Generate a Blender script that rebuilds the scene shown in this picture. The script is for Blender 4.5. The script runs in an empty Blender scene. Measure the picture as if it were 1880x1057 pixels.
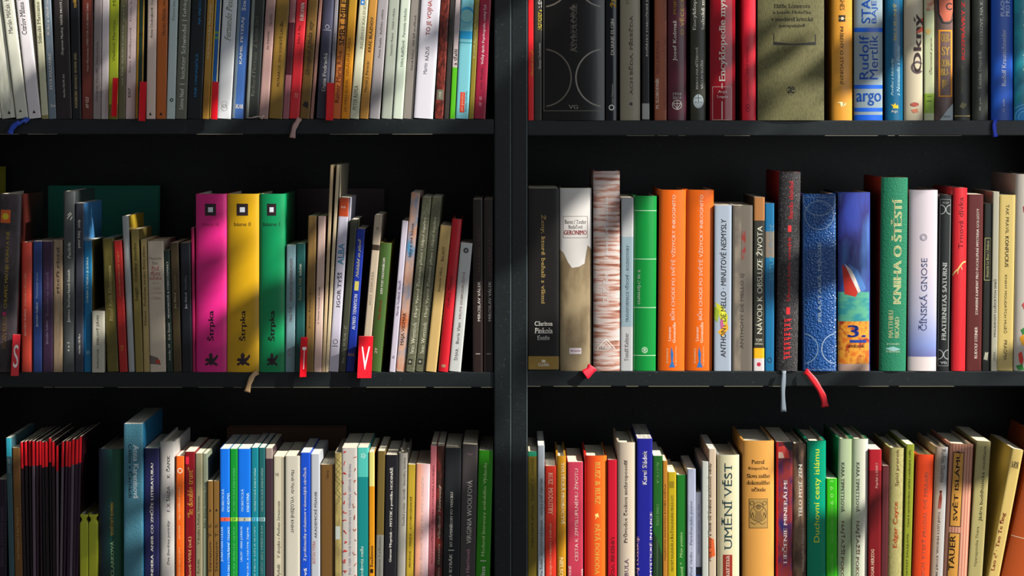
import bpy, bmesh, math, random
from mathutils import Vector, Matrix
random.seed(7)
# ---------------------------------------------------------------- camera, world, light, exposure
SC = bpy.context.scene
COL = SC.collection
S = 0.00065                 # metres per picture unit on the plane of the book spines
D = 3.0                     # camera distance
HX, HY = 940.0, 220.0       # straight-ahead point
YB = 1148.0                 # top of the lowest shelf
def X(px): return (px-HX)*S
def Z(py): return 0.9+(YB-py)*S
cd = bpy.data.cameras.new('camera'); cam = bpy.data.objects.new('camera', cd); COL.objects.link(cam)
cam.location = (0, -D, Z(HY)); cam.rotation_euler = (math.pi/2, 0, 0)
cd.sensor_width = 36; cd.lens = 36*D/(1880*S); cd.shift_y = (HY-528.5)/1880; cd.clip_start = .05
SC.camera = cam
w = bpy.data.worlds.new('world'); SC.world = w; w.use_nodes = True
bg = w.node_tree.nodes['Background']; bg.inputs[0].default_value = (.93, .96, 1, 1); bg.inputs[1].default_value = .14
SUN = Vector((-.74, .36, -.57)).normalized()
sl = bpy.data.lights.new('sun', 'SUN'); so = bpy.data.objects.new('sun', sl); COL.objects.link(so)
sl.energy = 8.6; sl.angle = math.radians(.45); sl.color = (1, .96, .88)
so.rotation_euler = SUN.to_track_quat('-Z', 'Y').to_euler(); so.location = (1.5, -1.2, 3)
al = bpy.data.lights.new('fill_light', 'AREA'); ao = bpy.data.objects.new('fill_light', al); COL.objects.link(ao)  # added area fill by the unseen window, lifts the ambient light
al.energy = 12; al.shape = 'RECTANGLE'; al.size = 1.2; al.size_y = 1.6; al.color = (.86, .93, 1)
ao.location = (1.25, -1.9, 2.0)
ao.rotation_euler = (Vector((0, 0, 1.25))-ao.location).to_track_quat('-Z', 'Y').to_euler()
SC.view_settings.view_transform = 'Standard'; SC.view_settings.look = 'None'
SC.view_settings.exposure = 0.0; SC.view_settings.gamma = 1; SC.view_settings.use_curve_mapping = False

# ---------------------------------------------------------------- materials
def lin(h):
    h = h.lstrip('#')
    r = [int(h[i:i+2], 16)/255 for i in (0, 2, 4)]
    return tuple((c/12.92 if c <= .04045 else ((c+.055)/1.055)**2.4) for c in r)+(1,)
MATS = {}
def mat(hexc, style='plain', rough=.42):
    key = (hexc, style, rough)
    if key in MATS: return MATS[key]
    m = bpy.data.materials.new('mat_'+hexc+'_'+style.split(':')[0]); m.use_nodes = True
    nt = m.node_tree; N = nt.nodes; L = nt.links; b = N['Principled BSDF']
    b.inputs['Roughness'].default_value = rough; b.inputs['Base Color'].default_value = lin(hexc)
    p = style.split(':'); st = p[0]
    tc = N.new('ShaderNodeTexCoord'); mp = N.new('ShaderNodeMapping'); L.new(tc.outputs['Object'], mp.inputs[0])
    def noise(scale, sc=(1, 1, 1), detail=3):
        mp2 = N.new('ShaderNodeMapping'); L.new(tc.outputs['Object'], mp2.inputs[0]); mp2.inputs['Scale'].default_value = sc
        n = N.new('ShaderNodeTexNoise'); n.inputs['Scale'].default_value = scale; n.inputs['Detail'].default_value = detail
        L.new(mp2.outputs[0], n.inputs['Vector']); return n.outputs['Fac']
    def ramp(fac, stops, interp='LINEAR'):
        r = N.new('ShaderNodeValToRGB'); L.new(fac, r.inputs[0]); r.color_ramp.interpolation = interp
        e = r.color_ramp.elements
        while len(e) < len(stops): e.new(.5)
        for i, (pos, c) in enumerate(stops): e[i].position = pos; e[i].color = lin(c)
        return r.outputs[0]
    def bump(fac, strength, dist=.0005):
        bn = N.new('ShaderNodeBump'); bn.inputs['Strength'].default_value = strength; bn.inputs['Distance'].default_value = dist
        L.new(fac, bn.inputs['Height']); L.new(bn.outputs[0], b.inputs['Normal'])
    def axis(i, a, c):
        sp = N.new('ShaderNodeSeparateXYZ'); L.new(tc.outputs['Object'], sp.inputs[0])
        r = N.new('ShaderNodeMapRange'); r.inputs[1].default_value = a; r.inputs[2].default_value = c
        L.new(sp.outputs[i], r.inputs[0]); return r.outputs[0]
    base = None
    if st == 'plain': bump(noise(160, (1, 1, .3)), .12)
    elif st == 'print': pass
    elif st == 'cloth': bump(noise(2400, (1, 1, .4)), .5, .0003); base = ramp(noise(900, (1, 1, .25)), [(.35, p[1] if len(p) > 1 else hexc), (.6, hexc)])
    elif st == 'leather':
        v = N.new('ShaderNodeTexVoronoi'); v.inputs['Scale'].default_value = float(p[1]) if len(p) > 1 else 420; L.new(tc.outputs['Object'], v.inputs['Vector']); bump(v.outputs['Distance'], float(p[2]) if len(p) > 2 else .9, .0011)
    elif st == 'mot':      # mot:hex2:scale:stretchz
        base = ramp(noise(float(p[2]), (1, 1, float(p[3])), 5), [(.42, hexc), (.58, p[1])])
    elif st == 'mot3':     # mot3:hex2:hex3:scale:stretchz
        base = ramp(noise(float(p[3]), (1, 1, float(p[4])), 5), [(.36, hexc), (.48, p[1]), (.62, p[2])])
    elif st == 'gradz':    # gradz:hex2:ztop (m)
        base = ramp(axis(2, 0, float(p[2])), [(0, hexc), (1, p[1])])
    elif st == 'grad4':    # grad4:h2:h3:h4:ztop
        base = ramp(axis(2, 0, float(p[5])), [(0, p[1]), (.18, p[2]), (.42, p[3]), (.75, p[4])])
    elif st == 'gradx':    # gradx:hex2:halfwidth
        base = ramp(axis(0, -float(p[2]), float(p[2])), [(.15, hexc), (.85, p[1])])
    elif st == 'birch':
        base = ramp(noise(75, (.3, 1, 3.0), 8), [(.34, '7a4632'), (.45, 'b08070'), (.52, 'c4b2ac'), (.75, 'd2c6c2')]); bump(noise(300, (.2, 1, 3)), .4, .0008)
    elif st == 'speck':
        base = ramp(noise(1500, (1, 1, 1), 1), [(.60, hexc), (.66, p[1])])
    elif st == 'stripe':   # stripe:hex2:freq
        wv = N.new('ShaderNodeTexWave'); wv.inputs['Scale'].default_value = float(p[2]); wv.bands_direction = 'X'; L.new(tc.outputs['Object'], wv.inputs['Vector'])
        base = ramp(wv.outputs['Color'], [(.3, hexc), (.7, p[1])])
    elif st == 'pages':
        f = noise(700, (3, .02, .02), 2); base = ramp(f, [(.35, hexc), (.65, 'efe6cf')]); bump(f, .6, .0006)
    elif st == 'board':
        base = ramp(noise(260, (1, 1, 1), 4), [(.62, hexc), (.86, '3a4548')]); bump(noise(90), .15, .001)
        n2 = noise(900, (1, 1, 1), 2); r2 = N.new('ShaderNodeMapRange'); r2.inputs[3].default_value = rough-.1; r2.inputs[4].default_value = rough+.2
        L.new(n2, r2.inputs[0]); L.new(r2.outputs[0], b.inputs['Roughness'])
    if base is not None: L.new(base, b.inputs['Base Color'])
    MATS[key] = m; return m
PRINT = lambda h: mat(h, 'print', .5)
# ---------------------------------------------------------------- helpers
def link(name, me, parent=None, m=None):
    o = bpy.data.objects.new(name, me); COL.objects.link(o)
    if parent: o.parent = parent
    if m: me.materials.append(m)
    return o
def mesh(name, vs, fs, smooth=False):
    me = bpy.data.meshes.new(name); me.from_pydata([tuple(v) for v in vs], [], fs); me.update()
    if smooth:
        for p in me.polygons: p.use_smooth = True
    return me
def boxmesh(name, x0, x1, y0, y1, z0, z1, bev=0):
    b = bev
    if not b:
        vs = [(x, y, z) for z in (z0, z1) for (x, y) in ((x0, y0), (x1, y0), (x1, y1), (x0, y1))]
        return mesh(name, vs, [(3, 2, 1, 0), (4, 5, 6, 7), (0, 1, 5, 4), (1, 2, 6, 5), (2, 3, 7, 6), (3, 0, 4, 7)])
    import bmesh
    bm = bmesh.new(); bmesh.ops.create_cube(bm, size=1)
    for v in bm.verts: v.co = Vector(((x0+x1)/2+v.co.x*(x1-x0), (y0+y1)/2+v.co.y*(y1-y0), (z0+z1)/2+v.co.z*(z1-z0)))
    bmesh.ops.bevel(bm, geom=bm.edges[:], offset=b, segments=2, profile=.6, affect='EDGES')
    me = bpy.data.meshes.new(name); bm.to_mesh(me); bm.free(); return me
def extrude(name, outline, z0, z1):
    n = len(outline); vs = [(x, y, z0) for x, y in outline]+[(x, y, z1) for x, y in outline]
    fs = [(i, (i+1) % n, (i+1) % n+n, i+n) for i in range(n)]+[tuple(range(n-1, -1, -1)), tuple(range(n, 2*n))]
    return mesh(name, vs, fs)

# ---------------------------------------------------------------- bookcases
SHELFL = [218-465, 218.5, 683, 1148]; SHELFR = [221-461, 221, 681, 1146]
TH = 28
def bookcase(side):
    left = side == 'left'
    root = bpy.data.objects.new('bookcase', None); COL.objects.link(root); root.location = (X(430 if left else 1450), 0, 0)
    root['label'] = f'black wooden bookcase forming the {side} bay, its upright beside the central seam'
    root['category'] = 'bookcase'; root['group'] = 'pair of black bookcases'
    ox = root.location.x
    def part(nm, a, b, y0, y1, z0, z1, bev=.0011, col='11181b'):
        return link(nm, boxmesh(nm, X(a)-ox, X(b)-ox, y0, y1, z0, z1, bev), root, mat(col, 'board', .38))
    xi, xo = (908, -95) if left else (968, 1990)
    zt, zb = Z(-330), 0.0
    if left: part('side_panel', 908.2, 938, -.002, .30, zb, zt); part('side_panel', -125, -95, -.002, .30, zb, zt)
    else: part('side_panel', 939.5, 968, -.0005, .30, zb, zt); part('side_panel', 1990, 2020, -.0005, .30, zb, zt)
    a, b = (xo+.2, xi-1.2) if left else (xi+.4, xo-.2)
    for py in (SHELFL if left else SHELFR)+[1148+465, 1148+930]:
        z = Z(py); part('shelf', a, b, 0, .285, z-TH*S, z)
    # worn edges, their highlight lines painted in as paler strips
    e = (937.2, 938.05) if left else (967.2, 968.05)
    for u0, u1 in ((e[0], e[1]), (908.15, 908.6) if left else (939.45, 939.9)): link('edge_highlight_band', boxmesh('edge_highlight_band', X(u0)-ox, X(u1)-ox, -.0023 if left else -.0008, .004, zb, zt), root, mat('7c8a90' if u0 > 930 and u0 != 939.45 else '2c3437', 'plain', .3))
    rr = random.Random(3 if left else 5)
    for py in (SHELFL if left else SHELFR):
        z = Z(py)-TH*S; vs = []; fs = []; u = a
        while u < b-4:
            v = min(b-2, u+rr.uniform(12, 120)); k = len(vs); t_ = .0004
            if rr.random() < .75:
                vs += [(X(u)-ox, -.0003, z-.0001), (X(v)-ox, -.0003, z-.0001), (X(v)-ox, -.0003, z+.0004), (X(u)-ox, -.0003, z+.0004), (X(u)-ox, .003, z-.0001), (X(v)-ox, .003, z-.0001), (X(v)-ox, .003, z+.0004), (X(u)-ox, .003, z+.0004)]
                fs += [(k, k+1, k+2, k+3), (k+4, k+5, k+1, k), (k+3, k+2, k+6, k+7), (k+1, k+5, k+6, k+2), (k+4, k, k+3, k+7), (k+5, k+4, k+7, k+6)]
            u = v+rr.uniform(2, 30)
        link('edge_wear_highlight', mesh('edge_wear_highlight', vs, fs), root, mat('8a8674', 'plain', .4))  # broken pale strip paints the lower edge's highlight along with its wear
    part('back_panel', a, b, .288, .296, zb+.02, zt-.02, 0, '020203')
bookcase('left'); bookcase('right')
fl = link('floor', boxmesh('floor', -2.6, 2.6, -4.2, .6, -.05, 0), None, mat('4b4038', 'mot:5a4c40:6:1', .5)); fl['kind'] = 'structure'


# ---------------------------------------------------------------- room: right wall with the tall window the sun comes through, tree added unseen outside to shape the shade
def struct(name, *a, m='b8b2a6', st='plain'):
    o = link(name, boxmesh(name, *a), None, mat(m, st, .8)); o['kind'] = 'structure'; return o
struct('wall_back', -2.6, 1.5, .305, .40, 0, 3.5)
WX = 1.35
struct('wall_right', WX, WX+.15, -4.2, -2.35, 0, 3.5)
struct('wall_right', WX, WX+.15, -.12, .305, 0, 3.5)
struct('wall_right', WX, WX+.15, -2.35, -.12, 0, .55)
struct('wall_right', WX, WX+.15, -2.35, -.12, 3.38, 3.5)
wn = bpy.data.objects.new('window_1', None); COL.objects.link(wn); wn.location = (WX+.07, -1.235, .55); wn['kind'] = 'structure'
def bar(y0, y1, z0, z1, d=.025): link('window_bar', boxmesh('window_bar', -d, d, y0, y1, z0, z1, .004), wn, mat('e8e6e0', 'plain', .5))
bar(-1.115, 1.115, 0, .05); bar(-1.115, 1.115, 2.78, 2.83); bar(-1.115, -1.065, .05, 2.78); bar(1.065, 1.115, .05, 2.78); bar(-.02, .02, .05, 2.78)
# dapple: how densely the tree's leaves are set on the sun's path to each place of the shelves
def density(px, py):
    d = .05
    def blob(x0, x1, y0, y1, v, e=40):
        fx = min(1, max(0, (px-x0)/e+.5))*min(1, max(0, (x1-px)/e+.5)); fy = min(1, max(0, (py-y0)/e+.5))*min(1, max(0, (y1-py)/e+.5))
        return v*fx*fy
    for a in BLOBS: d += blob(*a)
    return min(1, max(0, d))
BLOBS = [(70, 170, -200, 260, .15), (-200, 190, 870, 1300, .4), (180, 222, 800, 1300, .4), (230, 400, -200, 150, .15), (-100, 350, 330, 600, .2), (440, 590, -200, 150, .22),
         (960, 1300, -200, 260, .22), (500, 700, 330, 420, .2), (860, 968, 180, 500, .9), (960, 1030, 330, 480, .4), (860, 968, 860, 1200, .8), (1780, 2000, -200, 260, .3),
         (-100, 340, 205, 260, .6), (460, 640, 205, 260, .6), (960, 1450, 215, 260, .5), (-100, 600, 670, 720, .7), (975, 1500, 740, 1300, -.04), (20, 60, 420, 680, -.2), (100, 150, 330, 680, -.15), (1000, 1400, 500, 720, -.04), (850, 960, 500, 740, -.05)]
rng = random.Random(11)
shade_tree = bpy.data.objects.new('shade_tree', None); COL.objects.link(shade_tree); shade_tree.location = (3.3, -2.9, 0)
shade_tree['label'] = 'leafy tree added unseen outside the right-hand window to dapple the shelves'; shade_tree['category'] = 'shade_tree'
inv = Vector(shade_tree.location); vs = []; fs = []
def leaf(c, L, ax):
    a = rng.uniform(0, 6.28); u = Vector((math.cos(a), math.sin(a), rng.uniform(-.6, .6))).normalized(); n = (ax+Vector((rng.uniform(-.5, .5), rng.uniform(-.5, .5), rng.uniform(-.5, .5)))).normalized()
    u = (u-n*u.dot(n)).normalized(); v = n.cross(u); k = len(vs)
    for s_, t_ in ((-.5, 0), (-.2, .2), (.15, .22), (.5, 0), (.15, -.22), (-.2, -.2)): vs.append(c+u*L*s_+v*L*t_-n*abs(t_)*L*.2-inv)
    fs.extend([(k, k+1, k+2, k+3), (k, k+3, k+4, k+5)])
for _ in range(3600):
    px, py = rng.uniform(-160, 2040), rng.uniform(-260, 1300)
    if rng.random() > density(px, py)**1.3: continue
    p0 = Vector((X(px), 0, Z(py))); tmin = (WX+.3-p0.x)/-SUN.x
    leaf(p0-SUN*(tmin+rng.uniform(.0, .7)), rng.uniform(.05, .10), SUN)
fo = link('foliage', mesh('foliage', vs, fs), shade_tree, mat('4c7a2c', 'plain', .5)); fo['kind'] = 'stuff'
tv = []; tf = []
def limb(a, b, r0, r1):
    a = Vector(a)-inv; b = Vector(b)-inv; d = (b-a).normalized(); u = d.orthogonal().normalized(); v = d.cross(u); k = len(tv)
    for p, r in ((a, r0), (b, r1)):
        for i in range(8): tv.append(p+(u*math.cos(i*math.pi/4)+v*math.sin(i*math.pi/4))*r)
    for i in range(8): tf.append((k+i, k+(i+1) % 8, k+8+(i+1) % 8, k+8+i))
limb((3.3, -2.9, 0), (3.25, -2.8, 1.7), .09, .07); limb((3.25, -2.8, 1.7), (3.0, -2.4, 2.6), .07, .04); limb((3.0, -2.4, 2.6), (2.7, -2.05, 3.2), .04, .015); limb((3.25, -2.8, 1.7), (2.6, -2.3, 2.2), .05, .015); limb((3.25, -2.8, 1.7), (3.5, -3.3, 3.0), .06, .02)
link('trunk', mesh('trunk', tv, tf, True), shade_tree, mat('5a4630', 'plain', .8))

# ---------------------------------------------------------------- books
TEXTS = []
class Tx:
    def __init__(s, t, ya, yb, cx, h, col='f4f0e6', o='u', b=0, i=0): s.t, s.ya, s.yb, s.cx, s.h, s.col, s.o, s.b, s.i = t, ya, yb, cx, h, col, o, b, i
def T(*a, **k): return Tx(*a, **k)
ROWS = {}
def B(x0, x1, dx, yt, col, kind, desc, *items, style='plain', side=None, off=None, feat='', dep=None, rough=.4, pg='d9cdb4', key=None):
    return dict(x0=x0, x1=x1, dx=dx, yt=yt, col=col, kind=kind, desc=desc, items=items, style=style, side=side, off=off, feat=feat, dep=dep, rough=rough, pg=pg)
# item tuples: ('band', ya, yb, col[, f0, f1[, style]]), ('ring', fx, y, r, t, col), ('disc', fx, y, r, col), ('frame', f0, f1, ya, yb, t, col), ('poly', col, [(fx, y)...]), ('line', col, t, [(fx,y)..])
W = 'f4f0e6'; K = '16130f'; G = 'd8a93a'
AUTO = 'auto'
R1L = [
 B(-14, 2, -27, -80, 'd8d6c4', 'p', 'cream'),
 B(3, 28, -27, -70, 'c9cbb8', 'p', 'grainy pale grey', ('poly', K, [(.45, 211), (.7, 211), (.57, 205)]), style='mot:e4e2d4:300:.12'),
 B(30, 51.5, -27, -76, 'dcdccc', 'p', 'off-white', T('Marián Milčák: Hra', 62, -12, .42, 9, K, i=.1), ('poly', K, [(.3, 207), (.55, 207), (.42, 202)]), feat='with small black triangle'),
 B(53, 75, -24, -76, 'e8e2e6', 'p', 'pinkish white', T('Ctirlov Milana Lu', 64, -10, .42, 9, K, i=.1), ('poly', K, [(.35, 209), (.62, 209), (.48, 203)])),
 B(76.5, 88.5, -14, -70, 'd6d4b4', 'p', 'cream', T('Stileski Matcams', 80, 4, .5, 6, K), ('band', 218, 212, '9a8f5a'),),
 B(89.5, 103, -10, -72, '7c8a98', 'p', 'steel blue', T('Kdo v slaté erp', 65, -6, .5, 6, W, b=.01), T('PETR MAZANEC', 165, 98, .5, 5, W), T('he', 197, 191, .6, 8, W, 'h')),
 B(104, 131.5, -6, -80, '2b2425', 'p', 'brownish black', T('Zbigniew Machej  VERŠE PROTI ŽI', 102, -4, .5, 6.5, W, b=.015), T('vlna/dan 043 PR XVI', 180, 137, .55, 4, W, b=.01)),
 B(132.5, 149, -4, -85, '15161f', 'p', 'blue-black', T('MORGENSTERN  RINGELNATZ  ARTMANN  JANDL', 199, 97, .5, 6, 'c9b67a', b=.02), T('mik b', 15, -10, .5, 6, G, b=.02)),
 B(150, 170.3, 0, -78, '6e2f24', 'p', 'reddish brown', T('Peter Macsovszky | PRÍBYTOK CUDZIEHO ČASU', 131, 6, .5, 5.5, 'efd8cc', b=.012), T('AP 027', 199, 178, .48, 5.5, 'efd8cc', b=.015)),
 B(171, 184.7, 2, -65, '9a8f8e', 'p', 'warm grey', T('Ondrej Vaculík  Malcovice', 187, 78, .5, 4.5, '5a4a48')),
 B(185.5, 198, 2, -90, 'ece2e4', 'p', 'white', style='stripe:d8ccd0:150', side='efe8e8'),
 B(198.8, 215.8, 2, -74, 'b6c22c', 'p', 'lime', T('Vladimír Martinec', 113, 37, .5, 5, '4a5010'), T('MILK', 12, -20, .5, 5, '4a5010'), ('band', 218, 192, '7c7420')),
 B(216.8, 229, 4, -70, '6f6a4a', 'p', 'olive brown', T('Jakub Řeháš  SKLÁDÁM SI OBRÁZEK  svazek č. 6', 158, 10, .5, 5, 'd8d8c0', b=.01)),
 B(230, 247.8, 4, -74, 'ecd2d0', 'p', 'pale pink', T('E07', 179, 162, .38, 5, K, b=.02), T('Ivica Ruttkayová   Dom, kde', 134, -10, .4, 4.5, '8a7a78')),
 B(248.6, 261.6, 3.5, -80, '20382c', 'p', 'dark green and yellow', ('band', 218, -80, 'd8a020', 0, .27), ('band', 218, -80, 'b88a20', .82, 1), T('ALTER ROMÁN', 213, 168, .5, 3.6, 'a89a50'), ('disc', .55, 63, 3.4, '14201c')),
 B(268, 284.7, 3, -72, 'ead2c4', 'p', 'pale peach', T('Anna Ondrejková: Osa', 71, -2, .5, 6, K), ('poly', K, [(.3, 212), (.6, 212), (.45, 206)])),
 B(286.3, 305, 3, -72, 'c76a2c', 'p', 'burnt orange', T('Marián Milčák: Hra', 65, -2, .6, 6, '3a1a0c'), ('poly', K, [(.3, 212), (.6, 212), (.45, 206)])),
 B(305.8, 321, 6, -78, 'c9d8d6', 'p', 'pale mint', T('Primera luna', 39, 2, .5, 5, '6a8488', i=.2), ('ring', .55, 184, 3.4, 1.7, K)),
 B(322, 342, 8, -74, '6f7262', 'p', 'olive grey', T('Sabina Naef', 202, 163, .5, 7.5, W, b=.02), ('line', W, 1.2, [(.3, 155), (.75, 155)]), T('leichter Schwindel', 145, 46, .52, 8, W, b=.02), ('line', W, 1.2, [(.3, 38), (.75, 38)]), T('ľahký let', 31, -25, .52, 8, W, b=.02)),
 B(343.3, 369.8, 9, -72, '141c22', 'p', 'navy black', T('ERIK ONDREJIČKA', 178, 99, .5, 7.5, '2e8fd0', b=.02), T('NA VNÚTORNEJ', 45, -22, .6, 7.5, '2e8fd0', b=.02), feat='with blue lettering'),
 B(370.8, 383, 10, -80, 'b88a38', 'p', 'gold', T('Etela Hedigerová Jing  Matéria prima', 107, 8, .5, 5, 'f2e6b8', b=.012)),
 B(384, 395.5, 11, -80, '1560b0', 'p', 'bright blue and yellow', ('band', 218, -80, 'e8c040', 0, .2), ('band', 218, -80, 'e8d8a0', .84, 1), ('band', 72, 58, '6a9a50', .2, .84), ('disc', .5, 65, 3, '1560b0'), T('PAX BEASTS', 212, 172, .5, 3.4, 'b0a040')),
 B(397.8, 423.3, 12, -76, 'd9dce0', 'p', 'silvery white', T('Fernando Pessoa', 76, -14, .45, 11, '5e6a50', i=.35), ('ring', .5, 192, 5.6, .8, '9a9a98'), ('ring', .5, 195, 4, .8, '9a9a98'), ('ring', .5, 199, 5.6, .8, '9a9a98')),
 B(425, 447.5, 12, -80, '3f68ac', 'p', 'medium blue', T('KAMIL PETERAJ', 118, 33, .5, 6.5, W, b=.02), T('Stesky', 20, -20, .55, 9, W), T('IKAR', 200, 192, .6, 14, W, 'h', b=.03), ('band', 218, -80, '7a8c98', 0, .25)),
 B(448.8, 474, 12, -74, '2a2d2b', 'p', 'charcoal', T('Richard Pietrass  Z lomu žuti', 178, 30, .5, 7, '676a60', b=.01), ('band', 218, -74, '8a908a', .1, .3, 'mot:2a2d2b:200:.03'), feat='with a silvery streak'),
 B(474.8, 492, 14, -76, 'b08c86', 'p', 'dusty pink', T('Jan Palaščák', 92, 57, .5, 4.5, '3a2a28'), T('Nosáča', 48, 26, .6, 4.5, '3a2a28')),
 B(493.6, 518, 14, -70, '8e6d2a', 'p', 'bronze', T('PETRARCA  STO SONETŮ LAUŘE', 160, 40, .5, 6, '3c2a10', b=.01)),
 B(519, 530, 14, -72, 'a06068', 'p', 'dusky maroon', T('APPARATION', 40, -10, .6, 4, 'c8a090'), ('band', 138, 42, '4a1420')),  # dark maroon band paints the shadow lying across this spine
 B(530.8, 549, 14.5, -78, 'dc2a34', 'p', 'bright red', T('EUROPAIN', 38, 6, .6, 7, W, b=.04), T('Adam B. Plan', 82, 47, .45, 4.5, '6a0f18'), T('73', 180, 172, .55, 6, 'f0b0a0', 'h')),
 B(549.8, 568, 16, -74, '7a5a28', 'p', 'antique gold', T('Shrnujmė hlýnka vny', 140, 38, .5, 11, '2a1c0c', i=.5), ('poly', '1c140c', [(.2, 195), (.75, 200), (.8, 190), (.5, 186), (.3, 190)]), feat='with dark calligraphy'),
 B(569.3, 577, 17, -70, 'a5766a', 'p', 'dusty rose'),
 B(578, 601.5, 13, -76, '46465a', 'h', 'slate violet', T('Dana Podracká', 168, 98, .5, 6.5, W, b=.03), ('line', 'b8b8c8', 1, [(.15, 56), (.85, 56)]), ('ring', .5, 50, 4, .9, 'b8b8c8'), rough=.25),
 B(602.3, 609.3, 12, -72, '8e8a92', 'p', 'mauve grey', T('Ján Buzássy', 93, 60, .5, 3.4, '4a4448')),
 B(610.3, 625.5, 14, -80, 'e0743a', 'p', 'coral orange', T('Rainer Maria Rilke', 189, 94, .42, 8, '5a1c0c', b=.01), T('SMRT MILENIEC', 84, -40, .5, 10, '1c1006', b=.02), style='gradz:9a7a24:.18'),
 B(626.3, 641.5, 14, -70, 'f0960a', 'p', 'amber', T('JAUFRES RUDEL  VZDÁLENÁ LÁSKA', 206, 69, .45, 6.5, '7a2c08'), style='gradz:a08024:.16'),
 B(642.3, 659, 18, -74, 'd8d6b8', 'p', 'ivory', T('PETER REPKA', 203, 157, .45, 6.5, '3a3a30'), T('RELIÉFNY KALENDÁR', 90, -6, .6, 6, '8a8a70'), ('band', 10, 0, '2a7ad0', .15, .6), ('band', 7, 3, 'e0eaf0', .28, .46)),
 B(660, 676.3, 17, -76, 'c08a3c', 'p', 'ochre', T('Marcel J. Perecár', 170, 112, .5, 6.5, K), T('KRÁĽ BLÁZNOV', 96, 32, .5, 6.5, K, b=.025)),
 B(677.3, 698, 16, -70, 'a39da0', 'p', 'mauve grey', T('Peter Repka   Rečisko asfaltu', 107, 18, .55, 5, '4c4a4c')),
 B(699, 720, 14, -70, 'a9afa2', 'p', 'sage grey', T('Stanislav Repar   Nahá v rúchu', 103, 16, .55, 5, '5c625a')),
 B(721, 739, 14.5, -70, 'cdd8c6', 'p', 'pale sage', T('Nóra Ružičková   Parataxia vzduchu', 123, 16, .55, 5, '5a6a5a')),
 B(740, 758.3, 15, -70, '8f8780', 'p', 'taupe', T('Derek Rebro   Akú deň na pľúcach', 129, 28, .55, 5, '3a3634')),
 B(759.3, 795, 14, -72, 'dcd8e2', 'p', 'pearly white', T('Martin', 137, 117, .4, 7, '5a5a6a'), T('RÁZUS', 112, 87, .45, 8, '3a3a4a'), T('TO JE VOJNA!', 66, 0, .5, 10, 'b23a34', b=.02), feat='with red title'),
 B(797.5, 813.7, 12, -78, '7e2e22', 'p', 'brick red cloth', ('band', 184, 165, '6a6a5a', .12, .9), T('1938', 180, 169, .5, 4.5, 'c8c8b0'), style='mot:4a160e:260:.5'),
 B(814.7, 824.6, 11, -66, '3a3632', 'p', 'charcoal brown'),
 B(825.4, 835.6, 10.5, -70, 'c8b8b8', 'p', 'white and green', T('a ďalší', 120, 90, .5, 6.5, K, b=.03), ('band', 218, 124, '54b814'), feat='with a green foot'),
 B(836.4, 859.6, 10.5, -72, '78c0cc', 'p', 'turquoise', ('disc', .5, 28, 15, '2a9ccc'), ('disc', .5, 30, 11.8, '8ccccc'), ('band', 72, 58, '1c96cc'), ('band', 80, 78, '3a9aa8'), ('band', 207, 170, 'd83a28', .3, .66), T('ars poetica', 205, 172, .48, 5.5, 'f0dcb0', b=.01), T('Poesias Selectas', 205, 168, .8, 3, '4a7a80'), feat='with circles and red label'),
 B(860.4, 869.3, 11, -70, '8a7a28', 'p', 'olive gold', T('Etela Hedigerová  Matéria prima', 106, 8, .5, 4.5, 'e0d8a0', b=.01)),
 B(870.2, 897.2, 10.8, -78, 'a01a3c', 'p', 'crimson', T('Veľký dych: Psychopolis, tenký ľad', 119, 10, .5, 6.5, 'f0dce0', b=.02), T('Ivan Štrpka', 163, 125, .5, 6, '4a0a1c'), T('AP  43', 196, 178, .5, 5.5, 'e8a0a8', b=.02)),
]
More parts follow.
